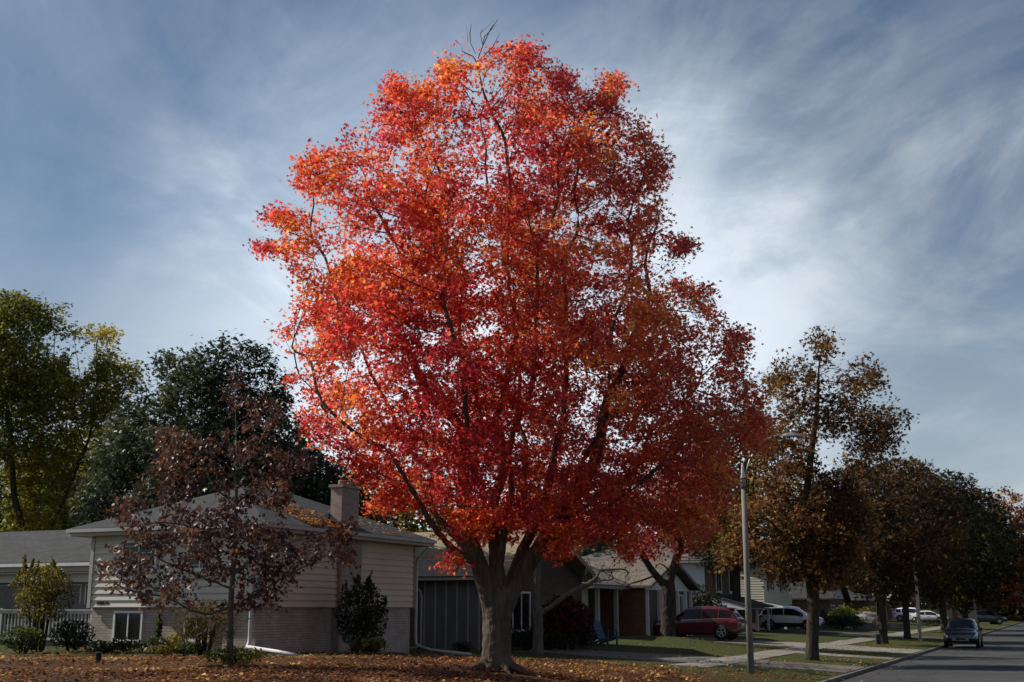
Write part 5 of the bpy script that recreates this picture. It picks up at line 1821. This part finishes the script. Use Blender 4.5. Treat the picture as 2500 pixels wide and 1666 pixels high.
# short peg in the leaves on the left
b_ = gnd(238, 1634, 27.6)
pg = thing('garden_peg', b_, 'short dark garden peg standing in the fallen leaves at the lower left', 'peg')
MB().lathe([(.065, -.1), (.065, .17), (.05, .19)], b_, n=12).build('post', M_dark, pg)
MB().lathe([(.08, .19), (.075, .215), (.02, .225)], b_, n=12).build('cap', M_black, pg)

# blue garden chairs
M_blue = mat('blue_chair_paint', (.045, .075, .15), .5, .12, 8)


def adirondack(label, b, rz):
    root = thing('adirondack_chair', b, label, 'chair', 'blue adirondack chairs on the bungalow lawn', rz)
    # local: +x forwards
    s = MB()
    for k in range(6):
        y = -.25 + k * .086
        s.obox((.42, y, .36), (-.62, 0, -.16), (0, .075, 0), (.005, 0, .02))
    s.build('seat', M_blue, root, local=True)
    bk = MB()
    for k in range(6):
        y = -.27 + k * .092
        hgt = .86 + .06 * math.sin(math.pi * (k + .5) / 6)
        bk.obox((-.16, y, .18), (-.42 * hgt / .9, 0, hgt), (0, .08, 0), (.02, 0, .01))
    bk.build('backrest', M_blue, root, local=True)
    for y in (-.36, .33):
        MB().obox((-.42, y - .04, .60), (.86, 0, .03), (0, .13, 0), (0, 0, .025)).build('armrest', M_blue, root, local=True)
        MB().obox((.34, y, 0), (.09, 0, 0), (0, .03, 0), (0, 0, .60)).build('leg', M_blue, root, local=True)
        MB().obox((.40, y + (.031 if y < 0 else -.031), .26), (-1.0, 0, -.26), (0, .03, 0), (.02, 0, .10)).build('leg', M_blue, root, local=True)
    return root


b_ = gnd(1478, 1556, 55.5)
adirondack('blue slatted adirondack chair beside the white column, the nearer of the two', b_, R(-42))
b_ = gnd(1440, 1555, 55.9)
adirondack('blue adirondack chair half hidden behind the dark rounded shrub', b_, R(-42))

# low stone wall and boulder down the street, brown fence
b_ = gnd(2150, 1535, 104)
M_stone = brickmat('stacked_stone', (.16, .155, .145), (.11, .108, .10), (.04, .04, .038), .45, .16, .012, .9, .5, .35)
sw = MB()
sw.obox((b_[0] - 2.2, b_[1], b_[2] - .2), (4.6, .3, 0), (0, .4, 0), (0, 0, .68))
o = sw.build('stone_wall', M_stone, loc=b_)
tag(o, 'low stacked stone wall at the edge of a drive below the boulder', 'wall')
b_ = gnd(2118, 1520, 108)
import bmesh
bm = bmesh.new()
bmesh.ops.create_icosphere(bm, subdivisions=3, radius=1.0)
for v in bm.verts:
    n_ = vnoise(np.array([tuple(v.co)]), 1.6, 3)[0]
    v.co *= .75 + .5 * n_
    v.co.x *= 1.45; v.co.z *= .95
me = bpy.data.meshes.new('boulder'); bm.to_mesh(me); bm.free()
me.materials.append(mat('boulder_stone', (.2, .2, .19), .9, .25, 2.5, bump=.6, bscale=8))
o = bpy.data.objects.new('boulder', me); C.objects.link(o); o.location = (b_[0], b_[1], b_[2] + .55)
tag(o, 'large pale grey boulder below the yellow-green bush', 'boulder')
fc = thing('wooden_fence', buv(169, -21), 'dark brown vertical board fence across the far end of the lawn', 'fence')
M_fence = mat('brown_fence_boards', (.075, .055, .042), .85, .25, 6, stretch=(5, 5, .3))
p0, p1 = np.array(G(169, -30)), np.array(G(169, -11.0))
mb = MB(); ln = np.linalg.norm((p1 - p0)[:2]); dd = (p1 - p0) / ln; k = 0
while k < ln - .2:
    a_ = p0 + dd * k
    mb.obox((a_[0], a_[1], a_[2] - .1), tuple(dd * .19), (dd[1] * .03, -dd[0] * .03, 0), (0, 0, 1.75))
    k += .2
mb.build('board_panel', M_fence, fc)
for k in range(8):
    a_ = p0 + dd * (ln * k / 7.0)
    MB().obox((a_[0] + dd[1] * .031, a_[1] - dd[0] * .031, a_[2] - .2), tuple(dd * .1), (dd[1] * .1, -dd[0] * .1, 0), (0, 0, 2.05)).build('post', M_fence, fc)

# ================================================================== CARS
def carpaint(name, col, rough=.3):
    return mat(name, col, rough, .05, 3, spec=.5, coat=.8)


M_cglass = mat('car_glass', (.008, .009, .011), .08, .1, 2, spec=.35)
M_trimk = mat('black_car_trim', (.018, .018, .02), .6, .15, 8)
M_rim = mat('alloy_rim', (.45, .45, .46), .3, .05, 5, metal=.7, spec=.5)
M_chrome = mat('chrome_strip', (.6, .6, .62), .2, .03, 5, metal=.8)
M_tail = mat('tail_lamp', (.30, .03, .03), .2, .15, 8, spec=.6, coat=.5)
M_head = mat('head_lamp', (.40, .41, .43), .12, .1, 8, spec=.7, coat=.5)
M_plate = mat('number_plate', (.5, .5, .52), .4, .05)

SUV = [(-2.36, .52, .92, .95, .72, .80, .70), (-2.32, .42, .98, 1.02, .82, .86, .76), (-2.20, .36, 1.04, 1.12, .88, .885, .74), (-2.02, .32, 1.08, 1.36, .91, .90, .70), (-1.80, .28, 1.10, 1.60, .925, .91, .66),
       (-1.30, .24, 1.09, 1.685, .93, .92, .66), (-.60, .23, 1.06, 1.72, .93, .925, .66), (.05, .23, 1.03, 1.715, .93, .925, .66), (.45, .23, 1.01, 1.66, .93, .92, .65), (.85, .23, 1.00, 1.40, .93, .915, .68),
       (1.22, .24, .99, 1.14, .93, .91, .74), (1.40, .25, .98, 1.06, .93, .90, .76), (1.80, .28, .94, 1.01, .92, .88, .74), (2.12, .33, .86, .93, .88, .84, .70), (2.28, .38, .76, .82, .80, .76, .62), (2.36, .46, .66, .70, .66, .64, .52)]
SEDAN = [(-2.38, .48, .82, .86, .66, .72, .62), (-2.30, .36, .92, .98, .80, .80, .70), (-2.00, .28, .95, 1.02, .88, .85, .72), (-1.60, .22, .95, 1.10, .91, .87, .68), (-1.20, .2, .94, 1.30, .92, .88, .62), (-.80, .19, .93, 1.42, .92, .89, .60),
         (-.2, .19, .92, 1.46, .92, .89, .60), (.35, .19, .91, 1.43, .92, .89, .60), (.75, .19, .90, 1.28, .92, .89, .62), (1.15, .2, .89, 1.04, .92, .88, .70), (1.35, .2, .88, .96, .92, .87, .72), (1.80, .24, .83, .90, .90, .84, .70),
         (2.15, .3, .74, .81, .84, .78, .64), (2.32, .36, .64, .70, .72, .68, .54), (2.38, .42, .58, .6, .6, .58, .46)]


def car(label, b, rz, prof, paint, roof_x=(-1.75, .42), ws=(.45, 1.22), rear=(-2.2, -1.82), clad=False, wr=.37, cat='car', sc=1.0, hs=1.0, pillars=(-.35, -1.25), plate=False, group=None, wb=(1.42, -1.42), side=(-1.95, 1.12), tint=True):
    root = thing('parked_car', b, label, cat, group, rz)
    st = np.array(prof, float)
    st[:, 0] *= sc
    for c_ in (1, 2, 3): st[:, c_] *= hs
    K = lambda x: [np.interp(x, st[:, 0], st[:, c_]) for c_ in range(1, 7)]

    def ring(x):
        zb, zl, zt, w, wl, wt = K(x)
        return [(0, zb), (w * .90, zb), (w * .985, zb + .10), (w * 1.0, zb + (zl - zb) * .38), (w * 1.012, zb + (zl - zb) * .70), (wl * 1.012, zl - .07), (wl * .985, zl), (wl * .985 * .62 + wt * .38, zl + (zt - zl) * .42), (wt * 1.02, zt - (zt - zl) * .13),
                (wt * .90, zt - (zt - zl) * .03), (wt * .45, zt + .012), (0, zt + .018)]
    xs = np.unique(np.concatenate([st[:, 0], np.linspace(st[0, 0], st[-1, 0], 26)]))
    mb = MB()
    R_ = []
    for x in xs:
        r = ring(x)
        R_.append([(x, y, z) for y, z in r] + [(x, -y, z) for y, z in r[-2:0:-1]])
    n = len(R_[0])
    i0 = 0
    for r in R_: mb.v += r
    for k in range(len(R_) - 1):
        for j in range(n):
            j2 = (j + 1) % n
            mb.f.append((k * n + j, k * n + j2, (k + 1) * n + j2, (k + 1) * n + j))
    mb.f.append(tuple(range(n))); mb.f.append(tuple((len(R_) - 1) * n + j for j in reversed(range(n))))
    body = mb.build('body', paint, root, smooth=True, local=True)
    fixn(body)

    def patch(name, m, x0, x1, j0, j1, nx, off, sides=(1, -1), t0=0.0, t1=1.0, parent=root):
        """skin over ring points j0..j1 between x0 and x1 pushed out by off"""
        for s in sides:
            g = MB()
            gx = np.linspace(x0, x1, nx)
            rows = []
            for x in gx:
                r = ring(x)
                pts = [np.array(r[j]) for j in range(j0, j1 + 1)]
                # trim ends by t0/t1
                a = pts[0] + (pts[1] - pts[0]) * t0
                e = pts[-1] + (pts[-2] - pts[-1]) * (1 - t1)
                pts = [a] + pts[1:-1] + [e]
                rows.append([(x, s * p_[0], p_[1]) for p_ in pts])
            rows = np.array(rows)
            # normals by finite difference
            du = np.gradient(rows, axis=0); dv = np.gradient(rows, axis=1)
            nn = np.cross(du, dv); nn /= np.linalg.norm(nn, axis=2)[:, :, None] + 1e-9
            c = rows - np.array([0, 0, .7])
            c[:, :, 0] = 0
            sg = np.sign((nn * c).sum(2))[:, :, None]
            rows = rows + nn * sg * off
            for i in range(rows.shape[0] - 1):
                for j in range(rows.shape[1] - 1):
                    g.poly([tuple(rows[i, j]), tuple(rows[i + 1, j]), tuple(rows[i + 1, j + 1]), tuple(rows[i, j + 1])])
            g.build(name, m, parent, smooth=True, local=True)

    # side glass, split by the pillars
    cuts = [side[1]] + list(pillars) + [side[0]]
    for k in range(len(cuts) - 1):
        patch('side_window', M_cglass, cuts[k] - .03, cuts[k + 1] + .03, 6, 8, 7, .008, t0=.14, t1=.80)
    patch('window_trim', M_chrome, side[1], side[0], 5, 6, 9, .007, t0=.80, t1=1.0)

    def cross_glass(name, x0, x1, f=.93):
        g = MB()
        rows = []
        for x in np.linspace(x0, x1, 6):
            r = ring(x)
            pts = [r[8], r[9], r[10], r[11]]
            row = [(x, y * f, z) for y, z in pts] + [(x, -y * f, z) for y, z in pts[-2::-1]]
            rows.append(row)
        rows = np.array(rows)
        du = np.gradient(rows, axis=0); dv = np.gradient(rows, axis=1)
        nn = np.cross(du, dv); nn /= np.linalg.norm(nn, axis=2)[:, :, None] + 1e-9
        nn *= np.sign(nn[:, :, 2:3])
        rows = rows + nn * .012
        for i in range(rows.shape[0] - 1):
            for j in range(rows.shape[1] - 1):
                g.poly([tuple(rows[i, j]), tuple(rows[i + 1, j]), tuple(rows[i + 1, j + 1]), tuple(rows[i, j + 1])])
        g.build(name, M_cglass, root, smooth=True, local=True)

    cross_glass('windscreen', ws[0] * sc + .05, ws[1] * sc - .03)
    cross_glass('rear_window', rear[0] * sc + .03, rear[1] * sc)
    # wheels
    for x in wb:
        for s in (1, -1):
            yo = s * (np.interp(x, st[:, 0], st[:, 4]) + .012)
            ar = MB(); ar.lathe([(wr + .075, 0), (wr + .07, .012), (wr + .0, .013)], (x, yo - s * .01, wr), (0, s, 0), 28)
            ar.build('wheel_arch', M_trimk if clad else M_dark, root, local=True)
            w = thing('wheel', (0, 0, 0), None, None)
            w.parent = root
            w.location = (x, yo, wr)
            MB().lathe([(wr * .66, .03), (wr * .93, .035), (wr, .0), (wr, -.18), (wr * .6, -.19)], (0, 0, 0), (0, s, 0), 28).build('tyre', M_black, w, smooth=True, local=True)
            rm = MB()
            rm.lathe([(wr * .66, .028), (wr * .62, .04), (wr * .58, .028)], (0, 0, 0), (0, s, 0), 24)
            rm.lathe([(.07, .015), (.06, .045), (.01, .05)], (0, 0, 0), (0, s, 0), 12)
            for q in range(5):
                a = q * 2 * math.pi / 5 + .3
                for da in (-.13, .13):
                    d_ = Vector((math.cos(a + da), 0, math.sin(a + da)))
                    rm.beam(Vector((0, s * .03, 0)) + d_ * .04, Vector((0, s * .03, 0)) + d_ * wr * .60, .035, .02, up=(0, 1, 0))
            rm.build('rim', M_rim, w, local=True)
            MB().lathe([(wr * .60, .005), (wr * .60, .008)], (0, 0, 0), (0, s, 0), 20).build('brake_disc', M_dark, w, local=True)
    # lower sill trim
    patch('sill_trim', M_trimk, -2.0 * sc, 2.0 * sc, 1, 2 if not clad else 3, 12, .006)
    # lamps
    patch('tail_lamp', M_tail, st[0, 0] + .03, st[0, 0] + .42, 4, 6, 5, .012, t0=.45, t1=.92)
    patch('head_lamp', M_head, st[-1, 0] - .42, st[-1, 0] - .04, 4, 6, 6, .012, t0=.35, t1=.9)
    # door handles and mirror
    for s in (1, -1):
        for x in (.05, -.95):
            w_ = np.interp(x, st[:, 0], st[:, 4]); zl = np.interp(x, st[:, 0], st[:, 2])
            MB().box(x - .1, x + .1, min(s * (w_ + .0), s * (w_ + .035)), max(s * w_, s * (w_ + .035)), zl - .13, zl - .10).build('door_handle', paint, root, local=True)
        x = .92 * sc
        w_ = np.interp(x, st[:, 0], st[:, 5]); zl = np.interp(x, st[:, 0], st[:, 2])
        m_ = MB()
        y0_, y1_ = sorted((s * (w_ - .02), s * (w_ + .2)))
        m_.hexa([(x - .06, y0_, zl + .0), (x + .12, y0_, zl + .0), (x + .08, y1_, zl + .03), (x - .06, y1_, zl + .03)], [(x - .06, y0_, zl + .14), (x + .08, y0_, zl + .12), (x + .05, y1_, zl + .15), (x - .06, y1_, zl + .17)])
        m_.build('mirror', M_trimk, root, local=True)
        # panel gaps
        for xg in (1.02, -.40, -1.30):
            patch('door_gap', M_trimk, xg * sc - .006, xg * sc + .006, 2, 6, 2, .004, sides=(s,))
    # front: grille, plate, bumper openings
    xf = st[-1, 0]
    g = MB(); zg = st[-1, 2]
    g.obox((xf + .003, -.46, zg - .22 * hs), (.012, 0, 0), (0, .92, 0), (-.02, 0, .17))
    gr = g.build('grille', M_trimk, root, local=True)
    for k in range(3): MB().obox((xf + .015, -.45, zg - .20 * hs + k * .05), (.01, 0, 0), (0, .90, 0), (0, 0, .012)).build('grille_bar', M_chrome, gr, local=True)
    MB().obox((xf - .02, -.62, .30), (.035, 0, 0), (0, 1.24, 0), (0, 0, .14)).build('bumper_intake', M_dark, root, local=True)
    MB().obox((xf + .016, -.26, .46), (.012, 0, 0), (0, .52, 0), (0, 0, .12)).build('front_plate', M_plate if plate else M_trimk, root, local=True)
    xr = st[0, 0]
    MB().obox((xr - .02, -.26, .70), (.015, 0, 0), (0, .52, 0), (0, 0, .14)).build('rear_plate', M_plate, root, local=True)
    MB().obox((xr - .012, -.66, .40), (.03, 0, 0), (0, 1.32, 0), (0, 0, .16)).build('rear_bumper_trim', M_trimk, root, local=True)
    # roof end spoiler
    xs_ = roof_x[0] * sc
    zt = np.interp(xs_, st[:, 0], st[:, 3])
    MB().hexa([(xs_ - .22, -.60, zt - .03), (xs_ + .1, -.60, zt - .0), (xs_ + .1, .60, zt - .0), (xs_ - .22, .60, zt - .03)][::1],
              [(xs_ - .22, -.58, zt - .005), (xs_ + .1, -.58, zt + .045), (xs_ + .1, .58, zt + .045), (xs_ - .22, .58, zt - .005)]).build('spoiler', paint, root, local=True)
    return root


ND = math.atan2(-SA, CA)                 # heading along +v (towards the road)
DD = math.atan2(CA, SA)                  # heading along +u (down the street)
b_ = buv(65.0, -18.2)
car('shiny dark red suv parked in the drive, tail toward the street', (b_[0], b_[1], b_[2] + .03), ND + math.pi, SUV, carpaint('deep_red_paint', (.085, .004, .014)), cat='suv', wb=(1.42, -1.42))
b_ = buv(93.0, -19.0)
car('white suv with black wheel arches parked nose to the street behind the street maple', (b_[0], b_[1], b_[2] + .03), ND, SUV, carpaint('white_paint', (.66, .68, .72)), cat='suv', clad=True)
b_ = buv(77.4, -5.72)
car('black suv parked facing the camera at the kerb of the street', (b_[0], b_[1], b_[2] + .012), DD + math.pi, SUV, carpaint('blue_black_paint', (.010, .013, .024), .25), cat='suv', hs=.97, clad=True)
b_ = buv(157.6, -15.5)
car('far white sedan parked across the drive in front of the brown fence', (b_[0], b_[1], b_[2] + .03), ND, SEDAN, carpaint('silver_white_paint', (.52, .53, .54)), roof_x=(-1.2, .3), ws=(.35, 1.15), rear=(-1.75, -.95), side=(-1.35, 1.0), cat='sedan', wr=.33, pillars=(-.3,))
b_ = buv(163.5, -18.0)
car('far white suv beside the white sedan, mostly hidden by the second light pole', (b_[0], b_[1], b_[2] + .03), ND, SUV, carpaint('white_paint', (.66, .68, .72)), cat='suv')
b_ = buv(172, -9.7)
car('far dark blue suv near the right edge of the photo', (b_[0], b_[1], b_[2] + .03), ND + .2, SUV, carpaint('blue_black_paint', (.010, .013, .024), .25), cat='suv')

# ================================================================== FALLEN LEAVES
rs_ = RS(91)
FP = [(0, (.05, .024, .014)), (.3, (.12, .042, .018)), (.6, (.22, .078, .025)), (.88, (.31, .15, .04)), (1, (.38, .25, .08))]
n_ = 300000
y_ = 19 + rs_.rand(n_) ** 1.5 * 70
x_ = rs_.uniform(-.46, .46, n_) * y_ * 1.05
u_, v_ = SA * x_ + CA * y_, CA * x_ - SA * y_
dens = litter_f(x_, y_)
nzv = vnoise(np.stack([x_, y_, x_ * 0], 1), .55, 3) * .6 + .4 * vnoise(np.stack([x_, y_, x_ * 0], 1), 1.7, 4)
pave = ((v_ > -12.5) & (v_ < -11.1) & (u_ > 40.5)) | ((u_ > 43) & (u_ < 47.8) & (v_ > -19.6)) | ((u_ > 62.4) & (u_ < 68.4) & (v_ > -25)) | (v_ > -7.0)
dens = np.clip(dens * np.clip(2.6 * (nzv - .18), .06, 1.5), 0, 1.2) * np.where(pave, .55, 1)
dens[v_ > -6.8] *= .25
inh = ((u_ > 27.7) & (u_ < 36.7) & (v_ < -20.1)) | ((u_ > 42.3) & (u_ < 52.1) & (v_ < -19.9)) | ((u_ > 55) & (v_ < -22)) | (v_ < -27) | (v_ > -4.5)
ok = (rs_.rand(n_) < dens * .50) & ~inh & (np.abs(v_ + 6.93) > .13)
x_, y_, u_, v_ = x_[ok], y_[ok], u_[ok], v_[ok]
zz_ = gzuv(u_, v_) + .02 + rs_.rand(len(x_)) * .035 + np.where(pave[ok], .03, 0)
pts = np.stack([x_, y_, zz_], 1)
col = palette(pts, FP, .5, 15, .35, .3)
far = np.clip((y_ - 34) / 20, 0, 1)[:, None]
col = col * (1 - far * .35) + np.array([.16, .12, .03]) * far * .35
o = leaf_mesh('fallen_leaves', pts, .074 * np.exp(rs_.normal(size=len(pts)) * .25), col, 'fallen', M_leaf_d, up=1.6, seed=6, droop=0, flat=True)
tag(o, kind='stuff')
print('fallen', len(pts))
# leaves lying on the roof beside the chimney and over the eave
n_ = 900
uq = np.concatenate([29.6 + rs_.rand(500) * 2.3, 29.0 + rs_.rand(300) * 3.0, 33 + rs_.rand(100) * 4])
vq = np.concatenate([-19.75 - np.abs(rs_.normal(size=500)) * .45, -21.2 + rs_.normal(size=300) * .35, -19.75 - np.abs(rs_.normal(size=100)) * 1.0])
rise = 1.42 / ((b1 + ov - (b0 - ov)) / 2)
zq = ze + .16 + (b1 + ov - vq) * rise + .02 + rs_.rand(n_) * .03
okq = vq < b1 + ov - .02
W_ = np.array([P(a, b, c) for a, b, c in zip(uq, vq, zq)])[okq]
o = leaf_mesh('roof_leaves', W_, .085 * np.exp(rs_.normal(size=len(W_)) * .2), palette(W_, [(0, (.2, .06, .02)), (.5, (.42, .14, .03)), (1, (.5, .26, .06))], 1.5, 3, .25, .3), 'fallen', M_leaf_d, up=1.6, seed=8, droop=0)
tag(o, kind='stuff')
